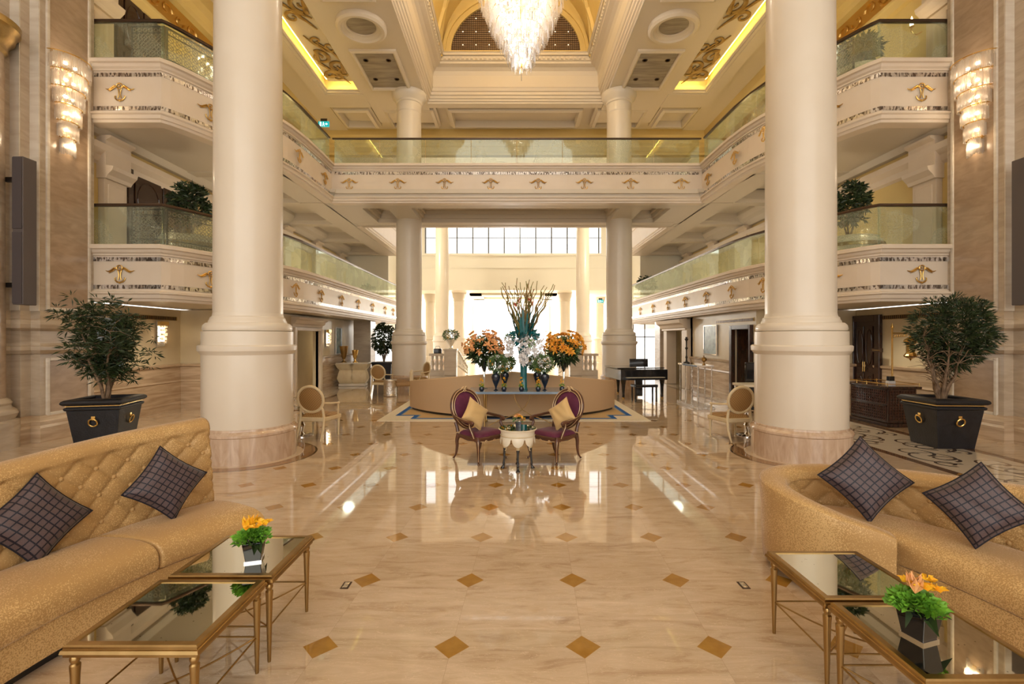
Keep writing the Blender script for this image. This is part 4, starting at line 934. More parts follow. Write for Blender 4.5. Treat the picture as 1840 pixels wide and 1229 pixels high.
# ================================================================ purple armchairs
def bergere(label, loc, rz, first=[None]):
    if first[0]: return dup(first[0], label, loc, rz)
    t = thing('armchair', label, 'armchair', loc, rz)
    first[0] = t; W_ = M['walnut']; G = M['gilt']
    # seat rail, curved plan: front y=-.27, back y=.25
    pl = [(-.31, -.25), (-.2, -.285), (0, -.295), (.2, -.285), (.31, -.25), (.30, -.05), (.25, .23), (0, .26), (-.25, .23), (-.30, -.05)]
    MB().sweep([(.0, .335), (.012, .35), (.012, .385), (.0, .40), (-.04, .40), (-.04, .335), (0, .335)], pl, closed=True).build('seat_rail', W_, t, smooth=True)
    b = MB()
    for x0, s in ((-.17, 1), (.17, -1), (0, 1)):
        b.tube([(x0 + .022 * cos(a * .9) * (1 - a / 9), -.30, .335 + .022 * sin(a * .9) * (1 - a / 9)) for a in range(8)], .008, 6)
    b.tube([(-.27, -.285, .345), (-.12, -.30, .325), (0, -.305, .335), (.12, -.30, .325), (.27, -.285, .345)], .006, 6)
    for sx in (-1, 1): b.tube([(sx * .31, -.2, .34), (sx * .31, -.05, .325), (sx * .27, .15, .345)], .006, 6)
    b.build('gilt_carving', G, t, smooth=True)
    # seat cushion
    def seat(u, v):
        a, c = u * 2 - 1, v * 2 - 1; w = .275 - .025 * (c > 0) * c
        e = ((1 - a ** 6) * (1 - c ** 6)) ** .5
        return (a * w, -.02 + c * .25, .395 + .065 * e)
    MB().grid(seat, 20, 20).build('seat', M['purple'], t, smooth='all')
    # legs
    for sx in (-1, 1):
        for sy in (-1, 1):
            if sy < 0: p = [(sx * .285, -.245, .39), (sx * .305, -.275, .33), (sx * .30, -.275, .24), (sx * .275, -.25, .12), (sx * .272, -.245, .05), (sx * .29, -.27, .02), (sx * .295, -.28, .012)]
            else: p = [(sx * .245, .225, .39), (sx * .255, .25, .30), (sx * .25, .255, .2), (sx * .25, .28, .08), (sx * .26, .32, .02), (sx * .262, .325, .01)]
            pc = catmull(p, 16); rr = [.036 - .022 * min(1, i / 11) + (.006 if i > 13 else 0) for i in range(17)]
            l = MB().tube(pc, rr, 10).build('leg', W_, t, smooth=True)
            MB().tube([Vector(q) + Vector((sx * .6, sy * .6, 0)).normalized() * r * .9 for q, r in zip(pc, rr)], .0045, 6).build('gilt_line', G, l, smooth=True)
    # backrest, cartouche shaped, leaning back
    def bk(x, z): return (x, .25 + (z - .42) * .24, z)
    out = []
    for k in range(48):
        a = 2 * PI * k / 48; x = .275 * cos(a) * (1 + .06 * sin(a)); z = .745 + .285 * sin(a)
        if sin(a) < -.2: x *= 1 - .16 * (-sin(a) - .2)
        out.append((x, z))
    MB().tube([bk(x, z) for x, z in out], .035, 10, closed=True).build('back_frame', W_, t, smooth=True)
    for kk in (.93, 1.07): MB().tube([Vector(bk(x * kk, .745 + (z - .745) * kk)) + Vector((0, -.028, .004)) for x, z in out], .006, 6, closed=True).build('gilt_bead', G, t, smooth=True)
    def pad(sg):
        def f(u, v):
            a = 2 * PI * u; i = u * 48; x, z = out[int(i) % 48]; r = v * .90; y0 = bk(x * r, .745 + (z - .745) * r); bulge = .035 * (1 - v ** 3)
            return (y0[0], y0[1] - sg * bulge - sg * .006, y0[2])
        return f
    MB().grid(pad(1), 48, 8, cu=True).build('back_pad', M['purple'], t, smooth='all'); MB().grid(pad(-1), 48, 8, cu=True).build('back_cloth', M['purple'], t, smooth='all')
    b = MB(); c = bk(0, 1.035)
    for s in (-1, 1):
        b.tube([(c[0] + s * .01, c[1] - .03, c[2] + .03), (c[0] + s * .03, c[1] - .035, c[2] + .045), (c[0] + s * .06, c[1] - .03, c[2] + .02), (c[0] + s * .09, c[1] - .03, c[2] - .005)], [.012, .014, .010, .004], 7)
        b.tube([(c[0], c[1] - .03, c[2] - .03), (c[0] + s * .025, c[1] - .035, c[2] - .005), (c[0] + s * .045, c[1] - .03, c[2] - .02)], [.010, .011, .004], 7)
    b.ball((c[0], c[1] - .035, c[2] + .01), .02, 8); b.build('crest_carving', G, t, smooth=True)
    for s in (-1, 1):
        MB().tube([(s * .235, .25, .42), (s * .24, .27, .50), (s * .25, .29, .56)], [.03, .026, .026], 8).build('back_post', W_, t, smooth=True)
        arm = catmull([(s * .265, .30, .66), (s * .31, .20, .655), (s * .345, .03, .635), (s * .35, -.10, .625), (s * .335, -.16, .615), (s * .325, -.18, .60), (s * .33, -.165, .585)], 18)
        a = MB().tube(arm, [.020 + .006 * min(1, i / 12) for i in range(19)], 8).build('arm', W_, t, smooth=True)
        MB().tube([q + Vector((s * .012, 0, .016)) for q in arm], .004, 6).build('gilt_line', G, a, smooth=True)
        p = MB().tube(catmull([(s * .305, -.19, .385), (s * .325, -.17, .46), (s * .325, -.12, .54), (s * .338, -.13, .61)], 12), .022, 8).build('arm_support', W_, t, smooth=True)
        MB().tube([q + Vector((s * .015, -.012, 0)) for q in catmull([(s * .305, -.19, .385), (s * .325, -.17, .46), (s * .325, -.12, .54), (s * .338, -.13, .61)], 12)], .0045, 6).build('gilt_line', G, p, smooth=True)
    return t
bergere('carved walnut armchair with purple velvet, left of the small round table', (-.46, 7.38, 0), math.radians(47))
bergere('carved walnut armchair with purple velvet, right of the small round table', (.67, 7.38, 0), math.radians(-47))
pillow('cushion', 'plain gold cushion on the left purple armchair', (fx(854, 7.32), 7.32, .70), .38, (.66, -.68, .30), math.radians(52), M['pillowg'], thick=.15)
pillow('cushion', 'plain gold cushion on the right purple armchair', (fx(1009, 7.32), 7.32, .70), .38, (-.66, -.68, .30), math.radians(38), M['pillowg'], thick=.15)
# ================================================================ small round hoof footed table
t = thing('round_table', 'small ivory round table on four black hoofed legs between the purple armchairs', 'table', (.105, 6.86, 0))
MB().lathe([(.001, .566), (.262, .566), (.266, .572), (.262, .578), (.001, .578)], n=48).build('mirror_top', M['mirror'], t, smooth=True)
MB().lathe([(.235, .44), (.24, .45), (.245, .555), (.27, .56), (.275, .566), (.27, .572), (.263, .573), (.262, .56), (.2, .44)], n=48).build('apron', M['ivoryw'], t, smooth=True)
MB().tube([(.247 * cos(a), .247 * sin(a), .478) for a in [k * PI / 24 for k in range(48)]], .005, 6, closed=True).build('bead', M['ivory'], t, smooth=True)
sc_ = None
for k in range(8):
    a = k * PI / 4 + PI / 8 - PI / 8; b = MB()
    def scal(u, v, a=a):
        an = a + (u - .5) * PI / 4 * .96; w = u * 2 - 1; d = .125 * math.sqrt(max(0, 1 - w * w)); r = .243 + .012 * sin(PI * v) * (1 - w * w)
        return (r * cos(an), r * sin(an), .465 - d * v)
    b.grid(scal, 14, 6).build('scallop', M['ivoryw'], t, smooth='all')
for k in range(4):
    a = -PI / 2 + k * PI / 2; c, s = cos(a), sin(a)
    p = catmull([(.17 * c, .17 * s, .45), (.195 * c, .195 * s, .36), (.175 * c, .175 * s, .29), (.185 * c, .185 * s, .25)], 10)
    l = MB().tube(p, [.034, .034, .033, .032, .030, .027, .024, .021, .019, .018, .017], 10).build('leg', M['ivory'], t, smooth=True)
    p = catmull([(.182 * c, .182 * s, .29), (.188 * c, .188 * s, .24), (.192 * c, .192 * s, .14), (.20 * c, .20 * s, .08), (.198 * c, .198 * s, .05), (.212 * c, .212 * s, .012), (.215 * c, .215 * s, 0)], 16)
    MB().tube(p, [.024, .022, .018, .016, .014, .014, .014, .015, .017, .019, .017, .016, .018, .024, .029, .032, .032], 12).build('black_hoof', M['black'], l, smooth=True)
def bouquet_blob(t, nm, m_, c, rad, n, L_, w, up=.4, name_stuff=False, flat=1.0, droop=.2):
    b = MB()
    for i in range(n):
        v = Vector((R.gauss(0, 1), R.gauss(0, 1), R.gauss(0, 1))).normalized(); q = R.uniform(.45, 1) ** .6
        p = Vector((c[0] + v.x * rad[0] * q, c[1] + v.y * rad[1] * q, c[2] + v.z * rad[2] * q)); d = v + Vector((R.uniform(-.5, .5), R.uniform(-.5, .5), R.uniform(-.3, .5) + up))
        b.leaf(p, d, L_ * R.uniform(.7, 1.2), w * R.uniform(.8, 1.2), droop)
    return b.build(nm, m_, t)
def blossoms(t, nm, m_, c, rad, n, r, petals=6, centre=True, low=-1.0):
    """n separate blossoms spread over an ellipsoid shell"""
    for i in range(n):
        for _ in range(20):
            v = Vector((R.gauss(0, 1), R.gauss(0, 1), R.gauss(0, 1))).normalized()
            if v.z > low: break
        p = Vector((c[0] + v.x * rad[0], c[1] + v.y * rad[1], c[2] + v.z * rad[2])) * 1
        b = MB(); ax = v; a1 = ax.cross(Vector((0, .3, 1))).normalized(); a2 = ax.cross(a1)
        for j in range(petals):
            an = 2 * PI * j / petals + i; d = a1 * cos(an) + a2 * sin(an) + ax * .45
            b.leaf(p, d, r * R.uniform(.85, 1.15), r * .62, .05)
        if centre: b.ball(p + ax * r * .15, r * .18, 6)
        b.build(nm, m_, t)
R = random.Random(3)
t = thing('flower_pot', 'little dark glass cube of orange roses on the small round table', 'flower pot', (.115, 6.90, .578))
MB().box(-.04, .04, -.04, .04, 0, .085).build('glass_cube', M['navy'], t, bevel=.004)
bouquet_blob(t, 'leaves', M['leafm'], (0, 0, .115), (.08, .08, .03), 70, .04, .02)
blossoms(t, 'orange_rose', M['peach'], (0, 0, .125), (.065, .065, .045), 9, .038, 7, low=-.1)
blossoms(t, 'yellow_rose', M['yel'], (.01, 0, .12), (.075, .07, .04), 6, .03, 6, low=0)

# ================================================================ flower table, mirrored legs
t = thing('console_table', 'long pale blue topped table carrying all the bouquets behind the purple armchairs', 'table', (.245, 10.32, 0))
MB().box(-1.13, 1.13, -.47, .47, .705, .75).build('tabletop', M['ltblue'], t, bevel=.006)
MB().box(-1.125, 1.125, -.465, .465, .7502, .754).build('glass_sheet', M['ltblue'], t)
for sx in (-1, 1):
    for sy in (-1, 1):
        MB().lathe([(.028, 0), (.03, .02), (.018, .04), (.016, .35), (.026, .6), (.034, .66), (.03, .705)], n=12).build('leg', M['bronze'], t, loc=(sx * .78, sy * .36, 0), smooth=True)
for s in (-1, 1):
    MB().tube(catmull([(s * .16, -.40, .70), (s * .13, -.40, .56), (s * .02, -.40, .40), (-s * .18, -.40, .27), (-s * .45, -.40, .17), (-s * .70, -.40, .05)], 24), .010, 8).build('curved_brace', M['bronze'], t, smooth=True)
def px_at(px, D, z): return (fx(px, D), D, z)
ZTb = .754
# tall centrepiece
R = random.Random(11)
t = thing('tall_bouquet', 'towering teal glass vase of curly branches and white orchids in the centre', 'bouquet', (fx(941, 10.3), 10.3, ZTb))
MB().lathe([(.085, 0), (.09, .01), (.075, .05), (.068, .25), (.075, .6), (.12, .85), (.14, .92)], n=28).build('glass_vase', M['teal'], t, smooth=True)
b = MB()
for i in range(36):
    a = R.uniform(0, 2 * PI); sp = R.uniform(.25, 1); p = [Vector((.05 * cos(a), .05 * sin(a), .95))]
    top = R.uniform(2.15, 2.42) - .14 * sp
    for k in range(1, 12):
        f = k / 11; rr = .05 + .54 * sp * f ** 1.2
        p.append(Vector((rr * cos(a) * 1.15 + .022 * sin(k * 2.1 + i), rr * sin(a) * .8 + .02 * cos(k * 2.4 + i), .95 + (top - .95) * f)))
    b.tube(p, [.017 - .009 * k / 11 for k in range(12)], 5)
    q = p[8]; b.tube([q, q + Vector((.05 * cos(a + 1), .03, .07)), q + Vector((.09 * cos(a + 1), .03, .11))], [.006, .005, .003], 4)
o = b.build('curly_branches', M['stem'], t, smooth=True); o['kind'] = 'stuff'
b = MB()
for i in range(46):
    a = R.uniform(0, 2 * PI); r = R.uniform(.05, .22); d = Vector((cos(a) * r * 1.6, sin(a) * r, 1)); p = Vector((r * .7 * cos(a), r * .6 * sin(a), 1.10))
    q = p + d.normalized() * R.uniform(.35, .62); w = .036; s_ = Vector((-sin(a), cos(a), 0)) * w
    b.add([p + s_, p - s_, q - s_ * .5, q + s_ * .5, (q + d.normalized() * .05)], [(0, 1, 2, 3), (3, 2, 4)])
o = b.build('blade_leaves', M['teal'], t); o['kind'] = 'stuff'
bouquet_blob(t, 'dark_leaves', M['teal'], (0, 0, 1.14), (.26, .2, .12), 90, .15, .07)
blossoms(t, 'pink_flower', M['pink'], (0, 0, 1.86), (.20, .12, .09), 9, .055, 6)
for cx, n, z0, z1 in ((0, 42, 1.12, .52), (-.30, 24, 1.10, .72), (.30, 24, 1.10, .68), (.13, 12, 1.05, .8)):
    for i in range(n):
        f = i / n; z = z0 + (z1 - z0) * f; w_ = (.15 - .07 * f) if cx == 0 else .10 - .03 * f
        p = Vector((cx + R.uniform(-w_, w_), -.14 + R.uniform(-.05, .04) if cx == 0 else -.08 + R.uniform(-.06, .06), z + R.uniform(-.03, .03))); b = MB()
        for j in range(5):
            an = j * 1.257 + i; b.leaf(p, (cos(an), -.35, sin(an)), .055, .05, .02)
        b.ball(p + Vector((0, -.012, 0)), .008, 6)
        b.build('white_orchid', M['white'], t)
bouquet_blob(t, 'lime_hydrangea', M['leafl'], (.16, -.10, 1.0), (.075, .07, .09), 130, .04, .03)
bouquet_blob(t, 'pale_green_bloom', M['leafm'], (-.30, .02, 1.10), (.11, .09, .09), 90, .06, .04)
# two big orange arrangements in glass trumpets
def lily_vase(px, D, m1, label, seed, k=1):
    global R; R = random.Random(seed)
    t = thing('lily_bouquet', label, 'bouquet', (fx(px, D), D, ZTb))
    MB().lathe([(.07, 0), (.075, .008), (.012, .02), (.010, .10), (.016, .2), (.03, .36), (.06, .50), (.085, .60)], n=24).build('glass_trumpet', M['chrome'] if 0 else M['glassw'], t, smooth=True)
    MB().lathe([(.005, .36), (.032, .44), (.062, .54), (.09, .62)], n=24).build('dark_cone', M['teal'], t, smooth=True)
    bouquet_blob(t, 'leaves', M['leaf'], (0, 0, .72), (.30, .22, .13), 230, .16, .055, up=0)
    bouquet_blob(t, 'filler', M['leafm'], (0, 0, .88), (.37, .26, .25), 620, .08, .035)
    bouquet_blob(t, 'inner_leaves', M['leaf'], (0, 0, .86), (.26, .2, .18), 240, .12, .05)
    blossoms(t, 'lily', m1, (0, 0, .90), (.42, .30, .28), 52, .10, 5, low=-.35)
    blossoms(t, 'lily', m1, (0, 0, .93), (.48, .32, .33), 22, .085, 5, low=-.1)
    blossoms(t, 'lily', m1, (0, 0, .88), (.30, .22, .20), 24, .07, 6, low=-.2)
    return t
lily_vase(870, 10.55, M['peach'], 'big peach lily bouquet on the glass trumpet left of the orchids', 21)
lily_vase(1013, 10.55, M['orange'], 'big bright orange lily bouquet on the glass trumpet right of the orchids', 22)
def amphora(px, D, label, seed, bpx=0):
    global R; R = random.Random(seed)
    t = thing('vase_bouquet', label, 'bouquet', (fx(px, D), D, ZTb))
    MB().lathe([(.05, 0), (.052, .006), (.012, .03), (.02, .07), (.075, .20), (.098, .275), (.085, .33), (.04, .355), (.032, .375), (.045, .40)], n=28).build('dark_blue_amphora', M['navy'], t, smooth=True)
    bouquet_blob(t, 'leaves', M['leafm'], (bpx, 0, .56), (.20, .18, .17), 620, .075, .028)
    blossoms(t, 'white_rose', M['white'], (bpx, 0, .56), (.20, .17, .17), 20, .05, 7, low=-.4)
    blossoms(t, 'yellow_rose', M['yel'], (bpx, 0, .54), (.21, .17, .17), 10, .04, 6, low=-.7)
    blossoms(t, 'peach_rose', M['peach'], (bpx, 0, .55), (.20, .15, .12), 5, .035, 6, low=-.7)
amphora(891, 10.15, 'dark blue amphora of white roses, front left of the orchid vase', 31, .04); amphora(907, 10.62, 'dark blue amphora bouquet half hidden behind the front left amphora', 32, .02)
amphora(979, 10.15, 'dark blue amphora of white roses, front right of the orchid vase', 33, -.03); amphora(966, 10.62, 'dark blue amphora bouquet half hidden behind the front right amphora', 34, -.02)
for px, D, lb, sd_ in ((865.5, 10.0, 'leftmost little black globe vase with yellow spray on the flower table', 1), (905.5, 10.0, 'little black globe vase between the left amphora and the orchid vase', 2), (937, 9.98, 'little black globe vase right in front of the tall teal vase', 3), (967, 10.0, 'little black globe vase between the orchid vase and the right amphora', 4), (1010, 10.0, 'rightmost little black globe vase with yellow spray on the flower table', 5)):
    R = random.Random(sd_)
    t = thing('bud_vase', lb, 'vase', (fx(px, D), D, ZTb), group='little globe vases on the flower table')
    MB().lathe([(.03, 0), (.05, .02), (.056, .05), (.045, .085), (.028, .095), (.03, .105)], n=20).build('globe', M['navy'], t, smooth=True)
    bouquet_blob(t, 'leaves', M['leafl'], (0, 0, .115), (.045, .045, .03), 60, .03, .016)
    blossoms(t, 'yellow_blossom', M['yel'], (0, 0, .20), (.022, .022, .085), 11, .028, 5)

# ================================================================ oval sofas facing the far hall and the rug
mb = MB().box(-3.06, 3.06, -3.6, 3.6, .0, .012); o = mb.build('rug', M['rug'], loc=(.08, 10.73 + 3.6, .0)); tag(o, 'cream rug with a blue stepped border line under the curved tan sofas', 'rug')
def back_sofa(mir, label):
    sg = -1 if mir else 1
    # outer face of the back: arc through the far end and the middle
    cx, cyy, Rr = .05, 10.98 + 3.06, 3.06
    a0 = math.asin(2.67 / 3.06)
    t = thing('tan_sofa', label, 'sofa', (cx - sg * 1.3, 11.6, 0.012))
    n = 40; vs = []; 
    for i in range(n + 1):
        a = a0 * (1 - i / n) - .0002; s_, c = -sg * sin(a), -cos(a)
        h = .735 + (1.075 - .735) * (i / n) ** .95
        sec = [(0, .06), (.0, .12), (0, h - .02), (-.02, h), (-.14, h), (-.16, h - .02), (-.16, .3), (-.16, .06)]
        for o_, z in sec: vs.append((cx + (Rr + o_) * s_ - (cx - sg * 1.3), cyy + (Rr + o_) * c - 11.6, z))
    k = 8; fs = [(i * k + q, i * k + (q + 1) % k, (i + 1) * k + (q + 1) % k, (i + 1) * k + q) for i in range(n) for q in range(k)] + [tuple(range(k)), tuple(n * k + q for q in range(k))[::-1]]
    MB().add(vs, fs).build('curved_back', M['tan'], t, smooth=True)
    for nm, z0, z1, r0, r1, mt in (('seat_cushion', .26, .45, -.17, -.85, M['tan']), ('base', .06, .26, -.15, -.82, M['tan']), ('plinth', 0, .06, -.06, -.75, M['black'])):
        vs = []
        for i in range(n + 1):
            a = a0 * (1 - i / n) - .0002; s_, c = -sg * sin(a), -cos(a)
            for o_, z in ((r0, z0), (r1, z0), (r1, z1), (r0, z1)): vs.append((cx + (Rr + o_) * s_ - (cx - sg * 1.3), cyy + (Rr + o_) * c - 11.6, z))
        MB().add(vs, [(i * 4 + q, i * 4 + (q + 1) % 4, i * 4 + 4 + (q + 1) % 4, i * 4 + 4 + q) for i in range(n) for q in range(4)] + [(0, 1, 2, 3), tuple(n * 4 + q for q in (3, 2, 1, 0))]).build(nm, mt, t, bevel=.02 if nm == 'seat_cushion' else 0)
back_sofa(False, 'tan curved sofa seen from behind, left half behind the flower table'); back_sofa(True, 'tan curved sofa seen from behind, right half behind the flower table')
# ================================================================ planters with trees
def planter(loc, rz, label, plabel, seed, dense, crown):
    global R; R = random.Random(seed)
    t = thing('planter', label, 'planter', loc, rz)
    def sq(r, z): return [(-r, -r, z), (r, -r, z), (r, r, z), (-r, r, z)]
    def loft(L_, m_, nm, bev=.006, cap=True):
        b = MB(); n = len(L_); vs = [v for r, z in L_ for v in sq(r, z)]
        fs = [(i * 4 + q, i * 4 + (q + 1) % 4, i * 4 + 4 + (q + 1) % 4, i * 4 + 4 + q) for i in range(n - 1) for q in range(4)]
        if cap: fs += [(3, 2, 1, 0), tuple((n - 1) * 4 + q for q in range(4))]
        return b.add(vs, fs).build(nm, m_, t, bevel=bev)
    loft([(.285, .03), (.295, .0), (.30, .05), (.375, .655)], M['potm'], 'body')
    loft([(.375, .655), (.395, .665), (.405, .69), (.40, .705), (.375, .715), (.375, .745)], M['potm'], 'collar')
    loft([(.372, .728), (.384, .728), (.384, .740), (.372, .740)], M['brass'], 'brass_line', 0)
    MB().sweep([(-.03, .742), (.03, .748), (.055, .77), (.06, .79), (.05, .815), (.02, .835), (-.04, .845), (-.07, .83), (-.07, .742)], [(-.375, -.375), (.375, -.375), (.375, .375), (-.375, .375)], closed=True).build('rim', M['potm'], t, smooth=True)
    MB().box(-.33, .33, -.33, .33, .74, .79).build('soil', M['soil'], t)
    for k in range(4):
        a = k * PI / 2
        h = MB(); y0 = -.345
        h.box(-.028, .028, y0 - .028, y0 + .01, .50, .56); h.ball((0, y0 - .03, .51), .02, 8)
        h.tube([(.062 * cos(q), y0 - .035 + .02 * sin(q) * -1, .455 + .062 * sin(q)) for q in [j * PI / 12 for j in range(24)]], .013, 8, closed=True)
        h.xf(Matrix.Rotation(a, 4, 'Z')); h.build('ring_handle', M['brass'], t, smooth=True)
    p = thing('potted_tree', plabel, 'tree', (loc[0], loc[1], .785), rz)
    tr = MB(); tips = []
    for i in range(9 if dense else 6):
        a = 2 * PI * i / (9 if dense else 6) + R.uniform(-.3, .3); sp = R.uniform(.15, .32) if dense else R.uniform(.05, .42)
        hh = R.uniform(.7, 1.25) * crown
        pts = [Vector((.03 * cos(a), .03 * sin(a), 0))]
        for k in range(1, 7):
            f = k / 6; pts.append(Vector((sp * f ** .8 * cos(a) + R.uniform(-.03, .03), sp * f ** .8 * sin(a) + R.uniform(-.03, .03), hh * f)))
        tr.tube(pts, [(.034 if dense else .028) * (1 - .8 * k / 6) for k in range(7)], 7)
        for k in (2, 3, 4, 5, 6):
            for j in range(3):
                d = Vector((R.uniform(-1, 1), R.uniform(-1, 1), R.uniform(-.1, .8))).normalized() * R.uniform(.18, .38)
                q = pts[k]; m_ = q + d * .5 + Vector((0, 0, .04)); e = q + d; tr.tube([q, m_, e], [.009, .006, .003], 4); tips += [m_, e, q + d * .75]
    tr.build('trunk', M['bark'], p, smooth=True)
    b = MB()
    return p, b, tips
p, b, tips = planter((-6.98, 8.30, 0), math.radians(14), 'black square planter with brass ring handles behind the left sofa', 'airy potted tree with wavy branches behind the left sofa', 41, False, 1.15)
for c in [Vector((R.gauss(0, .33), R.gauss(0, .25), R.uniform(.5, 1.75))) for _ in range(60)]: tips.append(c)
for q in tips:
    if q.z < .32: continue
    for j in range(13):
        d = Vector((R.uniform(-1, 1), R.uniform(-1, 1), R.uniform(-.5, .8))); b.leaf(q + d * .05, d, R.uniform(.10, .16), .024, .15)
b.build('foliage', M['leaf'], p)
p, b, tips = planter((7.47, 8.33, 0), math.radians(-3), 'black square planter with brass ring handles against the right marble pier', 'dense round potted tree by the right marble pier', 42, True, .95)
for i in range(460):
    v = Vector((R.gauss(0, 1), R.gauss(0, 1), R.gauss(0, 1))).normalized() * R.uniform(.08, 1) ** .45
    zz = v.z; c = Vector((.20 + v.x * .56 * (1 - .25 * (zz < 0) * -zz), v.y * .50, 1.12 + v.z * .66))
    if zz < -.2: c.x *= 1 + .6 * (zz + .2); c.y *= 1 + .6 * (zz + .2)
    for j in range(13):
        d = Vector((R.uniform(-1, 1), R.uniform(-1, 1), R.uniform(-.4, .9))) + v * .6; b.leaf(c + d * .06, d, R.uniform(.08, .13), .022, .15)
b.build('foliage', M['leaf'], p)
# far planter tree by the end window
t = thing('planter', 'far black planter by the bright end window on the left', 'planter', (fx(690, 20), 20.0, 0))
MB().add([(-.32, -.32, 0), (.32, -.32, 0), (.32, .32, 0), (-.32, .32, 0), (-.40, -.40, .8), (.40, -.40, .8), (.40, .40, .8), (-.40, .40, .8)], [(3, 2, 1, 0), (4, 5, 6, 7), (0, 1, 5, 4), (1, 2, 6, 5), (2, 3, 7, 6), (3, 0, 4, 7)]).build('body', M['potm'], t)
MB().box(-.44, .44, -.44, .44, .80, .88).build('rim', M['potm'], t, bevel=.02)
def bush(name, label, loc, r, h, n, L_, w, trunk=.4, group=None, seed=1):
    global R; R = random.Random(seed)
    t = thing(name, label, 'plant', loc, group=group); tr = MB()
    for i in range(5):
        a = i * 1.26; tr.tube([(0, 0, 0), (.06 * cos(a), .06 * sin(a), trunk * .6), (r * .5 * cos(a), r * .5 * sin(a), trunk + h * .4)], [.03, .02, .01], 6)
    tr.build('trunk', M['bark'], t, smooth=True); b = MB()
    for i in range(n):
        v = Vector((R.gauss(0, 1), R.gauss(0, 1), R.gauss(0, 1))).normalized() * R.uniform(.4, 1) ** .5
        c = Vector((v.x * r, v.y * r, trunk + h / 2 + v.z * h / 2))
        for j in range(6): d = Vector((R.uniform(-1, 1), R.uniform(-1, 1), R.uniform(-.5, .9))) + v * .5; b.leaf(c, d, L_ * R.uniform(.7, 1.2), w, .2)
    b.build('foliage', M['leaf'], t); return t
bush('potted_tree', 'tree in the far black planter before the bright end window', (fx(690, 20), 20.0, .86), .46, 1.25, 300, .16, .05, .35, seed=51)

# ================================================================ gallery urns, plants and iron screens
def urn(loc, label, s=1.0):
    t = thing('urn_planter', label, 'planter', loc)
    MB().lathe([(.22 * s, 0), (.24 * s, .05), (.16 * s, .12), (.3 * s, .2), (.55 * s, .36), (.64 * s, .5), (.60 * s, .62), (.52 * s, .66), (.54 * s, .70), (.48 * s, .72), (.40 * s, .66)], n=36).build('bowl', M['ivoryw'], t, smooth=True)
    MB().lathe([(.645 * s, .46), (.655 * s, .50), (.645 * s, .54)], n=36).build('band', M['goldd'], t, smooth=True)
    return t
urn((-7.35, 11.0, 3.45), 'round ivory urn behind the glass of the lower left gallery'); bush('gallery_plant', 'leafy plant standing in the urn on the lower left gallery', (-7.35, 11.05, 4.10), .40, .95, 200, .15, .05, .35, seed=52)
urn((7.85, 11.1, 3.45), 'round ivory urn behind the glass of the lower right gallery'); bush('gallery_plant', 'leafy plant standing in the urn on the lower right gallery', (7.82, 11.1, 4.10), .40, 1.0, 200, .15, .05, .35, seed=53)
urn((7.85, 10.9, 7.2), 'round ivory urn behind the glass of the upper right gallery', .85); bush('gallery_plant', 'spiky dark plant standing in the urn on the upper right gallery', (7.85, 10.9, 7.75), .42, .55, 150, .2, .06, .3, seed=54)
bush('gallery_plant', 'distant small bush on the lower right gallery near its far end', (fx(1162, 24.2), 24.2, 3.6), .45, .9, 130, .16, .06, .5, seed=55)
bush('gallery_plant', 'distant small bush on the lower left gallery near its far end', (fx(661, 24.5), 24.5, 3.5), .35, .6, 90, .16, .06, .5, seed=56)
def iron_screen(x0, y0, x1, y1, z0, z1, label):
    t = thing('iron_screen', label, 'screen', (x0, y0, z0)); Lx = math.dist((x0, y0), (x1, y1)); t.rotation_euler.z = math.atan2(y1 - y0, x1 - x0); h = z1 - z0
    b = MB()
    for a, c, e, f in ((0, Lx, 0, .035), (0, Lx, h - .035, h), (0, .035, 0, h), (Lx - .035, Lx, 0, h), (0, Lx, .13, .15), (0, Lx, h - .15, h - .13)): b.box(a, c, -.012, .012, e, f)
    b.build('frame', M['iron'], t)
    b = MB(); nx = max(2, round(Lx / .17)); c = Lx / nx; nz = max(2, round((h - .3) / c)); cz = (h - .3) / nz
    for i in range(nx):
        for j in range(nz):
            cx, cz_ = (i + .5) * c, .15 + (j + .5) * cz; 
            b.tube([(cx + c * .36 * cos(k * PI / 4), 0, cz_ + cz * .36 * sin(k * PI / 4)) for k in range(8)], .007, 4, closed=True)
            for s in (-1, 1):
                b.tube([(cx - c / 2, 0, cz_ - s * cz / 2), (cx + c / 2, 0, cz_ + s * cz / 2)], .006, 4)
            b.tube([(cx - c / 2, 0, cz_), (cx, 0, cz_ + cz / 2)], .005, 4); b.tube([(cx, 0, cz_ - cz / 2), (cx + c / 2, 0, cz_)], .005, 4)
    for i in range(int(Lx / .11)):
        for zz in (.08, h - .08): b.tube([((i + .5) * .11 + .04 * cos(k * PI / 3), 0, zz + .035 * sin(k * PI / 3)) for k in range(6)], .010, 4, closed=True)
    b.build('lattice', M['ironl'], t)
for z0, z1, lv in ((ZC2 + .01, ZR2 - .08, 'lower'), (ZC3 + .01, ZR3 - .08, 'upper')):
    iron_screen(-7.80, 9.90, -7.12, 9.90, z0, z1, f'dark iron lattice screen behind the flat glass of the {lv} left gallery')
    iron_screen(-7.10, 9.92, -6.62, 11.02, z0, z1, f'dark iron lattice screen behind the curved glass of the {lv} left gallery')
iron_screen(2 * XC + 6.62, 11.02, 2 * XC + 6.95, 10.3, ZC3 + .01, ZR3 - .08, 'dark iron lattice screen behind the curved glass of the upper right gallery')

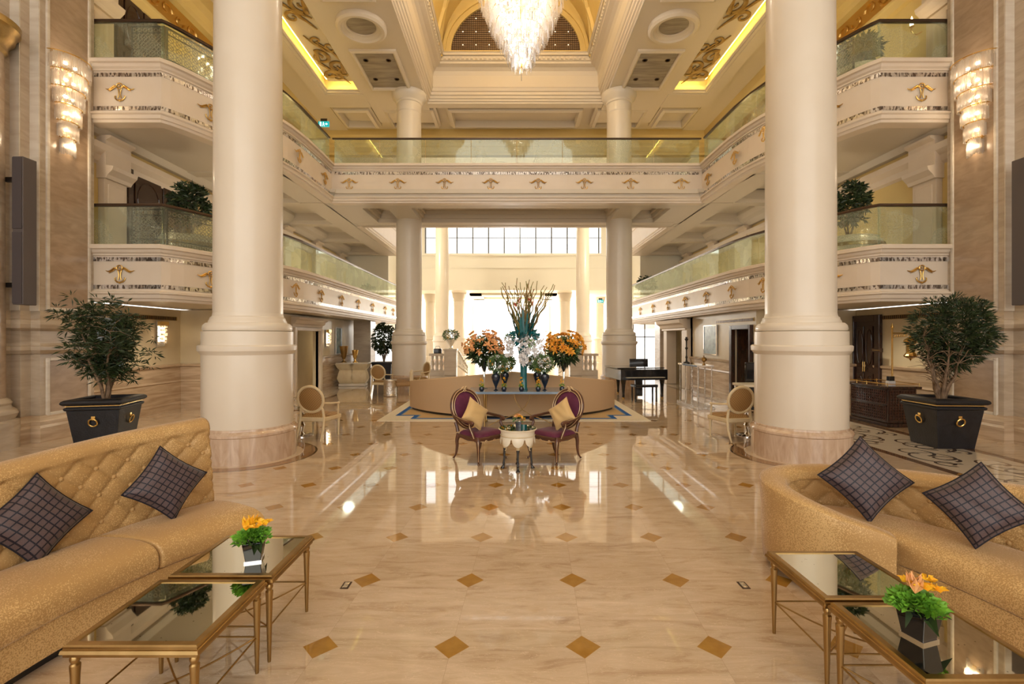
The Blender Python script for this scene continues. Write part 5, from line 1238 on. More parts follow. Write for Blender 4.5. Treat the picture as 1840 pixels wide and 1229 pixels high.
# ================================================================ doors
def door_on_side(mir, y0, y1, z0, z1, n, xw=XW, leafm=M['dwood']):
    d = MB().box(xw + .0, xw + .05, y0, y1, z0, z1); f = MB().box(xw, xw + .10, y0 - .16, y0, z0, z1 + .16).box(xw, xw + .10, y1, y1 + .16, z0, z1 + .16).box(xw, xw + .10, y0, y1, z1, z1 + .16)
    o = d.mirror(mir).build(f'door_{n}', leafm, kind='structure'); f.mirror(mir).build('door_frame', leafm, o, bevel=.015)
    ym = (y0 + y1) / 2
    for a, c in ((y0 + .08, ym - .04), (ym + .04, y1 - .08)):
        for e, g in ((z0 + .15, z0 + (z1 - z0) * .42), (z0 + (z1 - z0) * .48, z1 - .12)):
            MB().sweep([(-.03, 0), (0, .02), (.0, .03), (-.03, .03)], [(0, 0)] * 0 or [(0, 0), (1, 0)]) if 0 else None
            MB().box(xw + .05, xw + .072, a, c, e, g).mirror(mir).build('raised_panel', leafm, o, bevel=.02)
            MB().tube([(xw + .075, (a + c) / 2 + (c - a) * .42 * cos(k * PI / 8), (e + g) / 2 + (g - e) * .42 * sin(k * PI / 8)) for k in range(16)], .014, 6, closed=True).mirror(mir).build('carved_ring', leafm, o)
        MB().tube([(xw + .09, ym - .03 if a < ym - .2 else ym + .03, z0 + 1.0), (xw + .09, ym - .03 if a < ym - .2 else ym + .03, z0 + 1.25)], .01, 6).mirror(mir).build('door_handle', M['brass'], o)
door_on_side(False, 11.05, 12.95, 3.45, 5.75, 1); door_on_side(False, 10.75, 12.0, 7.3, 9.7, 2); door_on_side(True, 12.0, 12.72, 0, 2.28, 3)
door_on_side(True, 15.2, 16.6, 3.45, 5.5, 6)
# door in the dark opening on the right inner wall, and the beige one on the left
o = MB().box(-6.12, -6.0, 12.90, 12.98, 0, 2.22).box(-6.12, -6.0, 13.98, 14.12, 0, 2.22).box(-6.12, -6.0, 12.98, 13.98, 2.10, 2.22).mirror(True).build('door_4', M['dwood'], kind='structure', bevel=.01)
MB().box(-6.9, -6.15, 13.88, 13.95, 0, 2.1).mirror(True).build('door_leaf', M['dwood'], o); MB().box(-7.9, -7.85, 12.8, 16.5, 0, 2.6).mirror(True).build('dark_lining', M['dwood'], o)
o = MB().box(-6.95, -6.75, 15.10, 15.25, 0, 2.2).box(-6.95, -6.75, 17.15, 17.3, 0, 2.2).box(-6.95, -6.75, 15.25, 17.15, 2.1, 2.2).build('door_5', M['cream'], kind='structure', bevel=.01)
MB().box(-7.9, -7.8, 15.2, 19.0, 0, 2.3).build('door_leaf', M['wallp'], o); MB().box(-7.79, -7.77, 16.3, 16.34, 0, 2.3).build('door_gap', M['dwood'], o)
MB().sweep([(0, 2.22), (.05, 2.22), (.07, 2.3), (.14, 2.32), (.18, 2.42), (.26, 2.46), (.28, 2.52), (0, 2.54)], [(-6.85, 15.0), (-6.85, 17.4)]).build('hood_moulding', M['cream'], o)
# arched surround on the far right
o = MB().box(-6.35, -5.95, 17.36, 17.9, 0, 2.2).box(-6.35, -5.95, 19.6, 20.0, 0, 2.2).box(-6.35, -5.9, 17.4, 20.1, 2.15, 2.55).mirror(True).build('door_7', M['cream'], kind='structure', bevel=.02)
MB().sweep([(0, 2.2), (.1, 2.25), (.14, 2.35), (.26, 2.42), (.3, 2.55), (0, 2.58)], [(-5.95, 17.35), (-5.95, 20.1)]).mirror(True).build('hood_moulding', M['cream'], o)
MB().box(-7.4, -7.3, 17.4, 22, 0, 2.6).mirror(True).build('inner_leaf', M['wallp'], o)
MB().box(-8.7, -6.35, 21.9, 22, 0, 2.6).box(-8.7, -6.35, 17.4, 17.41, 0, 2.6).mirror(True).build('corridor_wall', M['wallp'], o)

# vents under the galleries
for mir, y0, y1, xx in ((False, 9.9, 12.6, XW), (True, 9.9, 12.6, XW), (True, 12.85, 15.2, -6.1)):
    t = thing('air_grille', f'long dark slotted air grille on the {side[mir]} ' + ('inner wall above the dark doorway' if xx > -7 else 'wall under the lower gallery'), 'grille', ((xx if not mir else 2 * XC - xx), (y0 + y1) / 2, 2.35))
    sg = -1 if mir else 1
    MB().box(0, sg * .02, -(y1 - y0) / 2, (y1 - y0) / 2, -.04, .06).build('frame', M['goldd'], t)
    b = MB()
    for i in range(int((y1 - y0) / .06)): y = -(y1 - y0) / 2 + .03 + i * .06; b.box(sg * .0201, sg * .03, y, y + .03, -.03, .05)
    b.build('slats', M['rail'], t)

# ================================================================ chandelier
R = random.Random(9)
CX, CY = fx(937, 12.6), 12.6
t = thing('chandelier', 'huge tiered crystal chandelier hanging from the dome', 'chandelier', (CX, CY, fz(128, 12.6)))
tiers = [(r_, r_, z_, z_ + .55) for r_, z_ in ((.26, 0), (.36, .16), (.46, .34), (.58, .54), (.70, .76), (.82, 1.0), (.94, 1.26), (1.06, 1.54), (1.18, 1.84), (1.30, 2.2), (1.42, 2.6))]
for k, (r0, r1, z0, z1) in enumerate(tiers):
    b = MB(); n = int(110 + 300 * r1)
    for i in range(n):
        a = 2 * PI * i / n * 7.03; ring = i % 3; r = r1 * (1 - .10 * ring); zb = z0 + R.uniform(0, .16) + .08 * ring
        b.tube([(r * cos(a), r * sin(a), zb), (r * cos(a), r * sin(a), zb + .28 + R.uniform(0, .1))], .0085, 4)
    o = b.build('crystal_fringe', M['crystal'], t); o['kind'] = 'stuff'
    MB().tube([(r1 * .96 * cos(q), r1 * .96 * sin(q), z0 + .48) for q in [j * PI / 20 for j in range(40)]], .008, 6, closed=True).build('tier_ring', M['brass'], t)
    for j in range(4 + k):
        an = 2 * PI * j / (4 + k) + k; q = r1 * .6; MB().ball((q * cos(an), q * sin(an), z0 + .34), .045, 8).build('bulb', M['lampc'], t)
MB().tube([(0, 0, -.25), (0, 0, .1)], .012, 6).build('end_drop', M['crystal'], t)
MB().tube([(0, 0, .1), (0, 0, 15.5 - t.location.z)], .03, 8).build('suspension_rod', M['brass'], t)
# wall chandeliers
def sconce(mir):
    sg = -1 if mir else 1; X0 = XW + .30 if 0 else -8.438
    t = thing('wall_chandelier', f'tall glowing crystal wall light in six tiers on the {side[mir]} marble pier', 'wall lamp', (X0 if not mir else 2 * XC - X0, 9.14, 5.3))
    MB().box(0, sg * .02, -.12, .12, .1, 1.9).build('back_plate', M['brass'], t)
    for k in range(6):
        r = .15 + .048 * k; z0 = .30 * k; b = MB()
        for row in range(3):
            rr = r * (1 - .14 * row); n = int(26 + 52 * rr * 2)
            for i in range(n):
                a = -PI / 2 + PI * (i + .5) / n; x = sg * rr * .85 * cos(a); y = rr * sin(a) + .02 * k * 0
                zb = z0 + R.uniform(0, .05) + .03 * row; b.tube([(x, y, zb), (x, y, zb + .24 + .02 * row)], .0045, 4)
        o = b.build('crystal_fringe', M['crystal'], t); o['kind'] = 'stuff'
        b = MB(); b.tube([(sg * r * .86 * cos(a), r * 1.01 * sin(a), z0 + .33) for a in [-PI / 2 + PI * j / 16 for j in range(17)]], .010, 6); b.build('tier_ring', M['brass'], t)
        for j in (-1, 0, 1): MB().ball((sg * r * .42, j * r * .5, z0 + .17), .034, 8).build('bulb', M['lampw'], t)
sconce(False); sconce(True)
# small crystal sconces
def small_sconce(x, y, z, rz, label):
    t = thing('wall_lamp', label, 'wall lamp', (x, y, z), rz)
    MB().box(-.13, .13, -.02, 0, 0, .62).build('back_plate', M['chrome'], t); MB().box(-.13, .13, -.12, -.02, .52, .62).build('top_band', M['brass'], t)
    b = MB()
    for i in range(9):
        for j in range(5): b.box(-.12 + i * .027, -.10 + i * .027, -.13 + R.uniform(0, .05), -.06, .05 + j * .10 + R.uniform(0, .03), .13 + j * .10)
    b.build('crystal_bars', M['crystal'], t)['kind'] = 'stuff'; MB().box(-.06, .06, -.055, -.03, .12, .5).build('glowing_tube', M['lamp'], t)
small_sconce(XW + .02, 11.95 if 0 else fx(1, 1) * 0 + 12.0, 1.65, PI / 2, 'crystal wall lamp on the plaster wall left of the big left column')
small_sconce(-6.82, 17.9, 1.55, PI / 2, 'crystal wall lamp on the wall beyond the left doorway, over the vases')
t = thing('wall_lamp', 'lit brass candle wall lamp high at the top right above the upper gallery', 'wall lamp', (8.86, 10.35, 8.45))
MB().tube(catmull([(0, 0, .0), (-.12, 0, -.06), (-.22, 0, .0), (-.22, 0, .10)], 10), .014, 6).build('arm', M['brass'], t); MB().lathe([(.001, 0), (.05, .02), (.03, .05)], n=12).build('cup', M['brass'], t, loc=(-.22, 0, .08)); MB().lathe([(.03, 0), (.035, .06), (.02, .14), (.001, .2)], n=12).build('flame_bulb', M['lamp'], t, loc=(-.22, 0, .13))
# speakers
for mir in (False, True):
    sg = -1 if mir else 1
    t = thing('column_speaker', f'tall grey column loudspeaker on the {side[mir]} marble pier, cut near the photo edge' if mir else 'tall grey column loudspeaker on the left marble pier', 'speaker', ((-8.30 if not mir else 8.78), 8.22, 2.42))
    MB().box(-.09, .09, -.12, .12, 0, 2.5).build('cabinet', M['grey'], t, bevel=.01)
    for z in (0, 1.26): MB().box(-.08, .08, -.135, -.121, z + .02, z + 1.22).build('grille', M['greyd'], t)
    for z in (.3, 2.1): MB().box(-sg * .49 if 0 else (-.32 if not mir else .08), (-.08 if not mir else .32), -.03, .03, z, z + .08).build('bracket', M['iron'], t)

# ================================================================ gilded scrolls on the ceiling
def scroll(mir):
    xc = -6.12
    t = thing('ceiling_scroll', f'gilded scrollwork lying on the glowing {side[mir]} ceiling panel', 'ornament', (xc if not mir else 2 * XC - xc, 13, 11.26))
    sg = -1 if mir else 1
    def spiral(cx, cy, r, a0, turns, w=.07, tail=None, d=1):
        r *= 1.3; w *= 1.15; cx *= 1.15
        n = 30; pts = []; rr = []
        for i in range(n + 1):
            f = i / n; a = a0 + d * turns * 2 * PI * f; q = r * (1 - .80 * f)
            pts.append((sg * (cx + q * cos(a)), cy + q * sin(a) * 1.15, -.03)); rr.append(w * (1 - .55 * f))
        if tail: pts = [(sg * x, y, -.03) for x, y in tail] + pts; rr = [w * (.35 + .65 * i / len(tail)) for i in range(len(tail))] + rr
        MB().tube(pts, rr, 8, flat=.45, up=(0, 0, 1)).build('scroll', M['goldd'], t, smooth=True)
    for k in range(3):
        y = 3.4 - k * 3.1
        spiral(.20, y + .2, .26, PI * .5, 1.3, .07, [(-.05, y - 1.2), (.25, y - .7), (.42, y - .2)], 1)
        spiral(-.20, y - .35, .25, -PI * .5, 1.3, .07, [(.3, y + .8), (-.1, y + .5), (-.38, y + .0)], 1)
        spiral(-.22, y + .75, .18, 0, 1.2, .055, [(.25, y + 1.3), (.1, y + .95)], -1)
        spiral(.22, y - .9, .18, PI, 1.2, .055, [(-.3, y - 1.5), (-.15, y - 1.1)], -1)
        spiral(.0, y - 1.25, .14, PI / 2, 1.1, .05, None, 1)
    spiral(-.1, 4.25, .3, PI, .9, .06, [(.35, 3.6), (.36, 4.1)], 1); spiral(.0, 3.75, .13, 0, 1.2, .05)
scroll(False); scroll(True)

# ================================================================ oval backed chairs
def oval_chair(label, loc, rz, group=None, first=[None], scale=None):
    if first[0]: return dup(first[0], label, loc, rz, group, scale)
    t = thing('oval_chair', label, 'chair', loc, rz, group); first[0] = t; I = M['ivory']
    def bk(x, z): return (x, .24 + (z - .45) * .16, z)
    MB().tube([bk(.245 * cos(a), .745 + .235 * sin(a)) for a in [k * PI / 20 for k in range(40)]], .026, 10, closed=True).build('back_frame', I, t, smooth=True)
    def pad(sg):
        def f(u, v): p = bk(.228 * v * cos(2 * PI * u), .745 + .218 * v * sin(2 * PI * u)); return (p[0], p[1] + sg * .03 * (1 - v * v) + sg * .004, p[2])
        return f
    MB().grid(pad(-1), 36, 6, cu=True).build('back_pad', M['weave'], t, smooth='all'); MB().grid(pad(1), 36, 6, cu=True).build('back_cloth', M['weave'], t, smooth='all')
    MB().sweep([(0, .33), (.012, .35), (.012, .40), (0, .41), (-.04, .41), (-.04, .33)], [(-.29, -.26), (0, -.30), (.29, -.26), (.25, .24), (-.25, .24)], closed=True).build('seat_rail', I, t)
    def seat(u, v):
        a, c = u * 2 - 1, v * 2 - 1; e = ((1 - a ** 6) * (1 - c ** 6)) ** .5; return (a * (.265 - .03 * c), -.03 + c * .25, .40 + .07 * e)
    MB().grid(seat, 16, 16).build('seat', M['weave'], t, smooth='all')
    for sx in (-1, 1):
        MB().lathe([(.012, 0), (.018, .02), (.014, .05), (.026, .30), (.032, .33), (.028, .36), (.034, .40)], n=12).build('leg', I, t, smooth=True, loc=(sx * .26, -.24, 0))
        MB().tube([(sx * .235, .36, 0), (sx * .235, .27, .2), (sx * .23, .235, .40), (sx * .215, .245, .55), (sx * .20, .262, .60)], [.016, .02, .026, .022, .018], 8).build('rear_leg', I, t, smooth=True)
        MB().tube(catmull([(sx * .235, .28, .68), (sx * .30, .12, .66), (sx * .33, -.06, .645), (sx * .325, -.12, .63)], 10), .018, 8).build('arm', I, t, smooth=True)
        MB().tube(catmull([(sx * .28, -.18, .40), (sx * .31, -.14, .5), (sx * .325, -.10, .63)], 8), .017, 8).build('arm_support', I, t, smooth=True)
        MB().ball((sx * .325, -.125, .64), .028, 8).build('arm_knob', I, t, smooth=True)
    return t
oval_chair('ivory oval backed armchair seen from behind, right beside the left big column', (-3.58, 9.0, 0), math.radians(172)); oval_chair('ivory oval backed armchair seen from behind, right beside the right big column', (4.08, 8.9, 0), math.radians(190))
oval_chair('small far oval backed chair facing away near the silver drum stool', (fx(683, 15.7), 15.9, 0), math.radians(170)); oval_chair('small far oval backed chair turned sideways against the rear left column', (fx(744, 16.2), 17.2, 0), math.radians(-50))
t = thing('settee', 'small gold settee between the silver drum stool and the rear left column', 'settee', (fx(724, 15.9), 15.95, 0), math.radians(-80))
MB().box(-.5, .5, -.28, .28, .30, .46).build('seat', M['weave'], t, bevel=.04); MB().box(-.5, .5, .22, .32, .44, .78).build('backrest', M['ivory'], t, bevel=.03)
for sx in (-1, 1):
    for sy in (-1, 1): MB().lathe([(.015, 0), (.028, .3)], n=8).build('leg', M['ivory'], t, loc=(sx * .44, sy * .22, 0))
t = thing('drum_stool', 'hammered silver drum stool near the far left chairs', 'stool', (fx(701, 15.4), 15.4, 0))
MB().lathe([(.20, 0), (.215, .03), (.205, .06), (.20, .27), (.205, .48), (.215, .5), (.20, .53), (.001, .535)], n=28).build('body', M['silver'], t, smooth=True); MB().lathe([(.206, .05), (.214, .06), (.206, .07)], n=28).build('hoop', M['chrome'], t)
for sx, lb, Y in ((-3.98, 'small chrome pedestal table half hidden by the left oval chair', 9.15), (4.52, 'small chrome pedestal table half hidden by the right oval chair', 9.15)):
    t = thing('pedestal_table', lb, 'table', (sx, Y, 0))
    MB().lathe([(.22, 0), (.22, .015), (.06, .03), (.03, .08), (.07, .2), (.03, .3), (.05, .4), (.02, .47), (.02, .5)], n=20).build('pedestal', M['chrome'], t, smooth=True); MB().lathe([(.001, .5), (.26, .5), (.26, .525), (.001, .525)], n=28).build('tabletop', M['chrome'], t)

# ================================================================ piano
t = thing('grand_piano', 'black grand piano with closed lid before the rear right column', 'piano', (fx(1143, 15.2), 15.3, 0), math.radians(8))
pl = [(-.75, -.70), (.75, -.70), (.75, -.35), (.70, -.10), (.50, .25), (.30, .60), (.05, .95), (-.35, 1.10), (-.65, 1.0), (-.75, .7)]
MB().prism(pl, .58, .90).build('case', M['black'], t, bevel=.01); MB().prism([(x * 1.02, y * 1.0 if y > -.5 else -.45) for x, y in pl], .915, .945).build('lid', M['black'], t, bevel=.006)
MB().box(-.62, .62, -.86, -.70, .60, .66).build('keybed', M['black'], t, bevel=.005); MB().box(-.60, .60, -.84, -.71, .661, .675).build('keyboard', M['ivoryw'], t)
MB().box(-.30, .30, -.32, -.30, .945, 1.20).build('music_stand', M['black'], t).rotation_euler.x = -.04
for x, y in ((-.62, -.58), (.62, -.58), (-.25, .85)):
    l = MB().lathe([(.03, .05), (.04, .08), (.035, .14), (.055, .40), (.07, .50), (.085, .58)], n=10).build('leg', M['black'], t, loc=(x, y, 0)); MB().lathe([(.001, 0), (.04, .01), (.04, .04), (.02, .06)], n=10).build('caster', M['brass'], l)
MB().box(-.12, .12, -.30, -.22, .05, .60).build('pedal_lyre', M['black'], t, bevel=.01); 
for x in (-.06, 0, .06): MB().box(x - .012, x + .012, -.38, -.28, .05, .065).build('pedal', M['brass'], t)
t = thing('piano_bench', 'black bench at the grand piano', 'bench', (fx(1160, 14.0), 14.15, 0), math.radians(8))
MB().box(-.36, .36, -.17, .17, .42, .50).build('seat', M['black'], t, bevel=.02)
for sx in (-1, 1):
    for sy in (-1, 1): MB().box(sx * .32 - .02, sx * .32 + .02, sy * .13 - .02, sy * .13 + .02, 0, .42).build('leg', M['black'], t)

# ================================================================ console with thin columns and its ornaments
t = thing('column_console', 'narrow console table on many thin silver columns along the right inner wall', 'console table', (5.07, 13.2, 0))
MB().box(-.22, .22, -.72, .72, 1.10, 1.15).build('tabletop', M['chrome'], t, bevel=.005); MB().box(-.24, .24, -.75, .75, 0, .07).build('base', M['silver'], t, bevel=.005)
for i in range(4):
    for sx in (-1, 1): MB().tube([(sx * .18, -.66 + i * .44, .07), (sx * .18, -.66 + i * .44, 1.10)], .015, 8).build('thin_column', M['silver'], t, smooth=True)
t = thing('candlestick', 'tall dark candlestick at the left end of the column console', 'candlestick', (5.0, 13.65, 1.15))
MB().lathe([(.09, 0), (.09, .02), (.03, .05), (.02, .12), (.035, .16), (.018, .22), (.018, .38), (.045, .42), (.018, .46), (.022, .62), (.05, .67), (.055, .69), (.001, .69)], n=14).build('stem', M['iron'], t, smooth=True); MB().lathe([(.03, .69), (.03, .74), (.001, .74)], n=12).build('cup', M['iron'], t)
t = thing('small_urn', 'little dark metal urn on the right end of the column console', 'urn', (5.12, 12.72, 1.15))
MB().lathe([(.05, 0), (.02, .04), (.02, .07), (.07, .12), (.075, .16), (.04, .2), (.001, .21)], n=14).build('body', M['bronze'], t, smooth=True); MB().ball((0, 0, .23), .02, 8).build('finial', M['bronze'], t)
def picture(x, y, z, w, h, rz, label, m_=M['bluep'], fr=M['chrome']):
    t = thing('framed_picture', label, 'picture', (x, y, z), rz)
    MB().box(-w / 2, w / 2, -.02, -.0, 0, h).build('canvas', m_, t); b = MB()
    for a, c, e, f in ((-w / 2 - .03, -w / 2, -.03, h + .03), (w / 2, w / 2 + .03, -.03, h + .03), (-w / 2, w / 2, -.03, 0), (-w / 2, w / 2, h, h + .03)): b.box(a, c, -.035, 0, e, f)
    b.build('frame', fr, t)
picture(6.50, 15.6, 1.35, .95, .90, -PI / 2, 'dark blue picture on the right inner wall above the console')
picture(-6.83, 19.1, 1.25, .6, 1.0, PI / 2, 'blue picture on the left inner wall behind the vases')
picture(XW + .02, 10.35, 1.15, .95, 1.15, PI / 2, 'pale glass notice panel on the plaster wall behind the airy tree', m_=M['ltblue'], fr=M['wallp'])
# wall switches
for y, z in ((12.45, 1.72), (12.45, 1.50)):
    tag(MB().box(-.01, .01, -.05, .05, -.04, .04).build('wall_switch', M['iron'], loc=(6.35 + .13, 12.87, z)), 'small dark wall switch just right of the dark doorway, ' + ('upper' if z > 1.6 else 'lower') + ' one', 'switch')
t = thing('door_sign', 'small dark sign plate on the plaster wall left of the brass lantern', 'sign', (8.88, 11.65, 1.52))
MB().box(-.02, .02, -.17, .17, 0, .09).build('plate', M['dwood'], t); MB().box(-.022, -.021, -.12, .12, .035, .05).build('lettering', M['goldd'], t)

# ================================================================ left marble console and vases
t = thing('marble_console', 'carved ivory marble console carrying two vases at the far left', 'console table', (fx(630, 18.8) + .12, 18.8, 0), math.radians(4))
MB().box(-.62, .62, -.28, .28, .86, .91).build('tabletop', M['marble_l'], t, bevel=.01); MB().box(-.52, .48, -.26, .26, 0, .10).build('foot', M['marble_l'], t, bevel=.02)
for x in (-.27, .25): MB().sweep([(0, .10), (.05, .16), (.10, .3), (.06, .5), (.02, .62), (.10, .72), (.16, .86), (0, .86)], [(x - .2, -.16), (x + .2, -.16), (x + .2, .16), (x - .2, .16)], closed=True).build('scroll_support', M['ivory'], t, smooth=True); 
MB().box(-.42, .40, -.14, .14, .10, .86).build('core', M['ivory'], t)
def goblet(px, D, z, label, m_, s=1):
    t = thing('goblet_vase', label, 'vase', (fx(px, D), D, z))
    MB().lathe([(.12 * s, 0), (.12 * s, .02), (.04 * s, .07), (.035 * s, .12), (.06 * s, .15), (.10 * s, .22 * s + .02), (.16 * s, .60 * s), (.17 * s, .64 * s), (.15 * s, .64 * s), (.1 * s, .3 * s)], n=24).build('bowl', m_, t, smooth=True); MB().lathe([(.045 * s, .13), (.055 * s, .145), (.045 * s, .16)], n=20).build('knop', M['brass'], t)
goblet(618, 18.75, .912, 'tall bronze goblet vase on the carved marble console', M['bronze']); goblet(638, 18.85, .912, 'smaller gold goblet vase on the right of the marble console', M['brass'], .75)

# ================================================================ bar cabinet, pole and lantern on the right
t = thing('bar_cabinet', 'dark carved wooden bar cabinet with brass gallery rail behind the right planter', 'cabinet', (8.15, 10.55, 0))
MB().box(-.30, .30, -.55, .55, .08, .80).build('carcass', M['dwood'], t, bevel=.01); MB().box(-.34, .34, -.60, .60, 0, .08).build('plinth', M['dwood'], t, bevel=.015); MB().box(-.36, .36, -.62, .62, .80, .85).build('tabletop', M['dwood'], t, bevel=.012)
def lat(b, ax, x, a0, a1, z0, z1):
    n = int((a1 - a0) / .055)
    for i in range(n + 1):
        a = a0 + (a1 - a0) * i / n
        (b.box(x - .006, x + .006, a - .005, a + .005, z0, z1) if ax == 'x' else b.box(a - .005, a + .005, x - .006, x + .006, z0, z1))
    n = int((z1 - z0) / .055)
    for i in range(n + 1):
        z = z0 + (z1 - z0) * i / n
        (b.box(x - .006, x + .006, a0, a1, z - .005, z + .005) if ax == 'x' else b.box(a0, a1, x - .006, x + .006, z - .005, z + .005))
for z0, z1 in ((.14, .43), (.48, .76)):
    for a0, a1 in ((-.50, .50),): b = MB(); lat(b, 'x', -.307, a0, a1, z0, z1); b.build('lattice_drawer', M['walnut'], t); MB().box(-.315, -.30, a0 - .02, a1 + .02, z1, z1 + .02).build('drawer_rail', M['dwood'], t)
b = MB(); lat(b, 'y', -.557, -.26, .26, .14, .76); b.build('lattice_end', M['walnut'], t)
b = MB(); b.tube([(-.33, -.58, .90), (.33, -.58, .90), (.33, .58, .90), (-.33, .58, .90)], .008, 6, closed=True)
for x, y in ((-.33, -.58), (.33, -.58), (.33, .58), (-.33, .58), (-.33, 0), (-.33, -.3), (-.33, .3)): b.tube([(x, y, .85), (x, y, .92)], .008, 6)
b.build('gallery_rail', M['brass'], t, smooth=True)
t = thing('card_holder', 'small white card holder with a dark printed cap on the bar cabinet', 'holder', (8.05, 10.18, .85)); MB().box(-.07, .07, -.05, .05, 0, .10).build('white_box', M['white'], t, bevel=.005); MB().box(-.06, .06, -.04, .04, .10, .20).build('dark_card', M['black'], t, bevel=.01)
t = thing('brass_lantern_stand', 'slim brass pole with pierced bracket and hanging lantern on the bar cabinet', 'lantern', (8.26, 10.4, .85))
MB().lathe([(.05, 0), (.05, .02), (.018, .04), (.016, 1.22), (.03, 1.24), (.02, 1.28), (.001, 1.34)], n=14).build('pole', M['brass'], t, smooth=True)
b = MB().box(0, .42, -.008, .008, 1.10, 1.125)
for i in range(6): b.tube([(.04 + i * .05 + (.03 + .0 * i) * cos(k * PI / 5), 0, 1.07 - .015 * (5 - i) * .3 + .025 * sin(k * PI / 5)) for k in range(10)], .007, 5, closed=True)
b.build('bracket', M['brass'], t)
l = MB().lathe([(.001, 0), (.01, .03), (.03, .06), (.10, .09), (.125, .12), (.10, .16), (.085, .19), (.075, .20), (.075, .36), (.085, .38), (.12, .42), (.125, .45), (.09, .49), (.03, .52), (.012, .56), (.008, .62)], n=10).build('lantern', M['brass'], t, loc=(.38, -.02, .50)); MB().lathe([(.08, .21), (.08, .35)], n=10).build('pane', M['lamp'] if 0 else M['glassw'], l)

# ================================================================ balustrades and urn bouquet before the far hall
for mir, pxa, pxb in ((False, 778, 800), (True, 1046, 1068)):
    t = thing('stone_balustrade', 'short pale stone balustrade ' + ('right of the orange lily bouquet, by the rear column' if mir else 'with a black bag, left of the peach bouquet'), 'balustrade', (fx((pxa + pxb) / 2, 24), 24, 0))
    MB().box(-.45, .45, -.18, .18, 0, .28).build('base', M['marble_l'], t); MB().box(-.48, .48, -.2, .2, .98, 1.1).build('coping', M['marble_l'], t, bevel=.01)
    for i in range(4): MB().lathe([(.07, .28), (.09, .32), (.06, .4), (.11, .58), (.06, .8), (.08, .86), (.08, .98)], n=12).build('baluster', M['marble_l'], t, smooth=True, loc=(-.33 + i * .22, 0, 0))
    x = fx(810 if not mir else 1034, 24)
    t = thing('stone_pedestal', 'pale stone block pedestal ' + ('under the white urn bouquet' if not mir else 'behind the orange lily vase'), 'pedestal', (x, 24, 0)); MB().box(-.3, .3, -.25, .25, 0, 1.25).build('block', M['marble_l'], t, bevel=.02); MB().box(-.34, .34, -.29, .29, 1.25, 1.33).build('cap', M['marble_l'], t, bevel=.01)
    # sloping stair rail
    t = thing('stair_rail', 'sloping white openwork stair rail going down ' + ('right of the left pedestal' if not mir else 'left of the right pedestal'), 'stair rail', (x, 24.3, 0)); s = 1 if not mir else -1
    b = MB(); b.tube([(s * .35, 0, 1.2), (s * .75, .6, .35)], .05, 6); b.tube([(s * .35, 0, .45), (s * .75, .6, -.1 + .15)], .04, 6); b.build('rails', M['ivoryw'], t)
    b = MB()
    for i in range(7): f = i / 6; b.tube([(s * (.35 + .4 * f), .6 * f, .5 - .4 * f), (s * (.35 + .4 * min(1, f + .2)), .6 * f, 1.15 - .8 * f)], .018, 5); b.tube([(s * (.35 + .4 * min(1, f + .2)), .6 * f, .5 - .4 * f), (s * (.35 + .4 * f), .6 * f, 1.15 - .8 * f)], .018, 5)
    o = b.build('lattice', M['ivoryw'], t)
t = thing('handbag', 'black handbag standing on the left stone balustrade', 'bag', (fx(787, 24), 23.9, 1.1)); MB().box(-.2, .2, -.06, .06, 0, .24).build('bag_body', M['black'], t, bevel=.03); MB().tube([(-.12, 0, .23), (-.09, 0, .36), (.09, 0, .36), (.12, 0, .23)], .01, 6).build('handle', M['black'], t)
R = random.Random(77)
t = thing('urn_bouquet', 'white footed urn with a round white and yellow bouquet, left of the peach lilies', 'bouquet', (fx(810, 24), 24, 1.33))
MB().lathe([(.12, 0), (.12, .03), (.04, .08), (.10, .18), (.22, .38), (.25, .46), (.2, .46)], n=20).build('urn', M['ivoryw'], t, smooth=True); bouquet_blob(t, 'leaves', M['leafm'], (0, 0, .68), (.38, .3, .26), 420, .13, .045); blossoms(t, 'white_rose', M['white'], (0, 0, .68), (.34, .28, .24), 16, .075, 7); blossoms(t, 'yellow_rose', M['yel'], (0, 0, .68), (.36, .28, .26), 8, .06, 6)
# exit signs
def exit_sign(x, y, z, w, label, arrow=-1):
    t = thing('exit_sign', label, 'sign', (x, y, z)); h = w * .5
    MB().box(-w / 2, w / 2, -.02, .02, 0, h).build('panel', M['sign'], t)
    b = MB(); y0 = -.024; s = w
    # running figure, door block and arrow
    b.box(-.06 * s, .0, y0, -.02, .36 * s, .44 * s); b.tube([(0, y0, .34 * s), (-.04 * s, y0, .2 * s), (-.12 * s, y0, .06 * s)], .02 * s, 4); b.tube([(-.04 * s, y0, .2 * s), (.05 * s, y0, .16 * s), (.06 * s, y0, .05 * s)], .02 * s, 4); b.tube([(-.1 * s, y0, .26 * s), (0, y0, .3 * s), (.08 * s, y0, .24 * s)], .016 * s, 4)
    b.box(-.36 * s, -.22 * s, y0, -.02, .06 * s, .44 * s); b.box(.18 * s, .38 * s, y0, -.02, .22 * s, .27 * s); b.tube([(.18 * s + .1 * s, y0, .34 * s), (.16 * s, y0, .245 * s), (.28 * s, y0, .15 * s)], .02 * s, 4)
    b.build('pictogram', M['signw'], t)
    MB().box(-w * .3, w * .3, -.01, .01, h, h + .1).build('hanger', M['iron'], t)
exit_sign(fx(582, 17.0), 17.0, fz(228, 17.0), .38, 'lit green exit sign above the corner of the upper gallery on the left')
exit_sign(fx(1079, 33), 33, fz(544, 33), .42, 'small green exit sign in the bright far hall beside the rear right column')
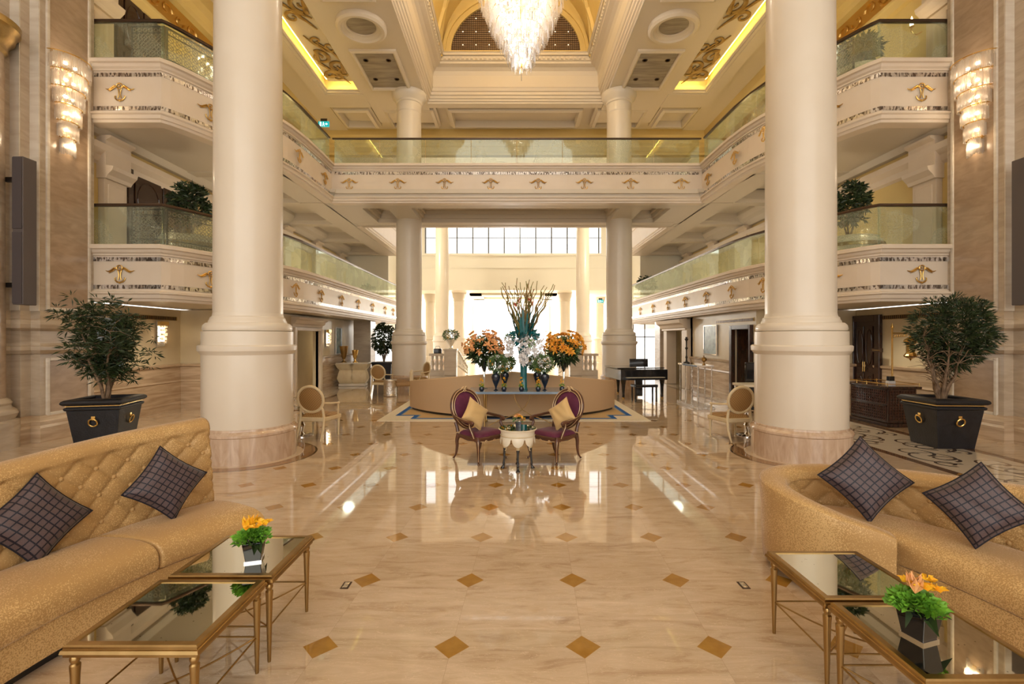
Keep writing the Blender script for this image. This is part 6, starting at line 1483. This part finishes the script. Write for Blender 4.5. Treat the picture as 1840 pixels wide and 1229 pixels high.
# floor sockets
for px, lb in ((622, 'small metal floor socket beside the left mirrored table'), (1336, 'small metal floor socket in front of the right sofa')):
    D = 1598.4 / (1052 - VY); t = thing('floor_socket', lb, 'floor socket', (fx(px, D), D, 0)); MB().box(-.03, .03, -.05, .05, 0, .004).build('plate', M['rail'], t); MB().box(-.018, .018, -.038, .038, .004, .006).build('lid', M['silver'], t)
# desk behind the right column
t = thing('writing_desk', 'white topped desk peeping out behind the right big column', 'desk', (fx(1352, 11.6), 11.6, 0)); MB().box(-.35, .6, -.3, .3, .70, .76).build('tabletop', M['ivoryw'], t, bevel=.01)
for sx in (-.3, .55):
    for sy in (-.25, .25): MB().tube([(sx, sy, 0), (sx, sy, .7)], .02, 8).build('leg', M['silver'], t)
t = thing('desk_chair', 'dark chair with a sloping back at the white topped desk', 'chair', (fx(1362, 12.1), 12.15, 0)); MB().prism([(-.3, -.04), (.3, -.04), (.3, .04), (-.3, .04)], .45, 1.25).build('backrest', M['black'], t, bevel=.03); MB().box(-.3, .3, -.5, -.05, .40, .48).build('seat', M['black'], t, bevel=.03)
for sx in (-.26, .26):
    for sy in (-.46, .0): MB().box(sx - .02, sx + .02, sy - .02, sy + .02, 0, .4).build('leg', M['black'], t)
def light(kind, loc, energy, color, size=.1, rot=(0, 0, 0), sy=None, spot=None):
    d = bpy.data.lights.new(kind.lower() + '_light', kind); d.energy = energy; d.color = color
    if kind == 'AREA':
        d.shape = 'RECTANGLE'; d.size = size; d.size_y = sy or size
    else: d.shadow_soft_size = size
    if spot: d.spot_size = spot; d.spot_blend = .7
    o = bpy.data.objects.new(kind.lower() + '_light', d); COL.objects.link(o); o.location = loc; o.rotation_euler = rot; return o
W = (1, .88, .68)
light('POINT', (CX, CY, 11.2), 160, (1, .90, .74), .3)
light('POINT', (XC, 14, 14.2), 110, (1, .76, .40), .3); light('POINT', (XC, 9, 14.2), 110, (1, .76, .40), .3)
for s in (-1, 1):
    for z in (5.5, 6.1, 6.7): light('POINT', (XC + s * 8.5, 9.14, z), 8, (1, .78, .52), .05)
    for y in (11.6, 14.5, 17.5, 21): light('POINT', (XC + s * 6.9, y, 3.62), 17, W, .12)      # added fill lights, kept out of sight behind the lower fascia
    for y in (11.8, 14.5): light('POINT', (XC + s * 6.9, y, 7.38), 26, (1, .80, .38), .12)  # added fill for walls and ceiling, hidden behind the upper fascia
    light('POINT', (XC + s * 7.9, 20.5, 7.5), 30, (1, .80, .40), .12)  # one more hidden fill, added for the far upper gallery
    for y in (10.9, 15, 20): light('SPOT', (XC + s * 7.7, y, 2.56), 60, W, .05, spot=2.4)
    light('POINT', (XC + s * 5, 45, 3.8), 800, (1, .95, .86), .5); light('POINT', (XC + s * 8.3, 27, 8), 400, (1, .93, .80), .5)  # added lights without fixtures: lower hall, and behind the gallery end walls
light('POINT', (XC, 49, 3.8), 1000, (1, .97, .9), .5)  # strong fill added deep in the lower hall, no fixture there
light('POINT', (XC, 35.5, 13.0 - 2.4), 120, (1, .96, .86), .4)  # added fill to brighten the rear beam wall
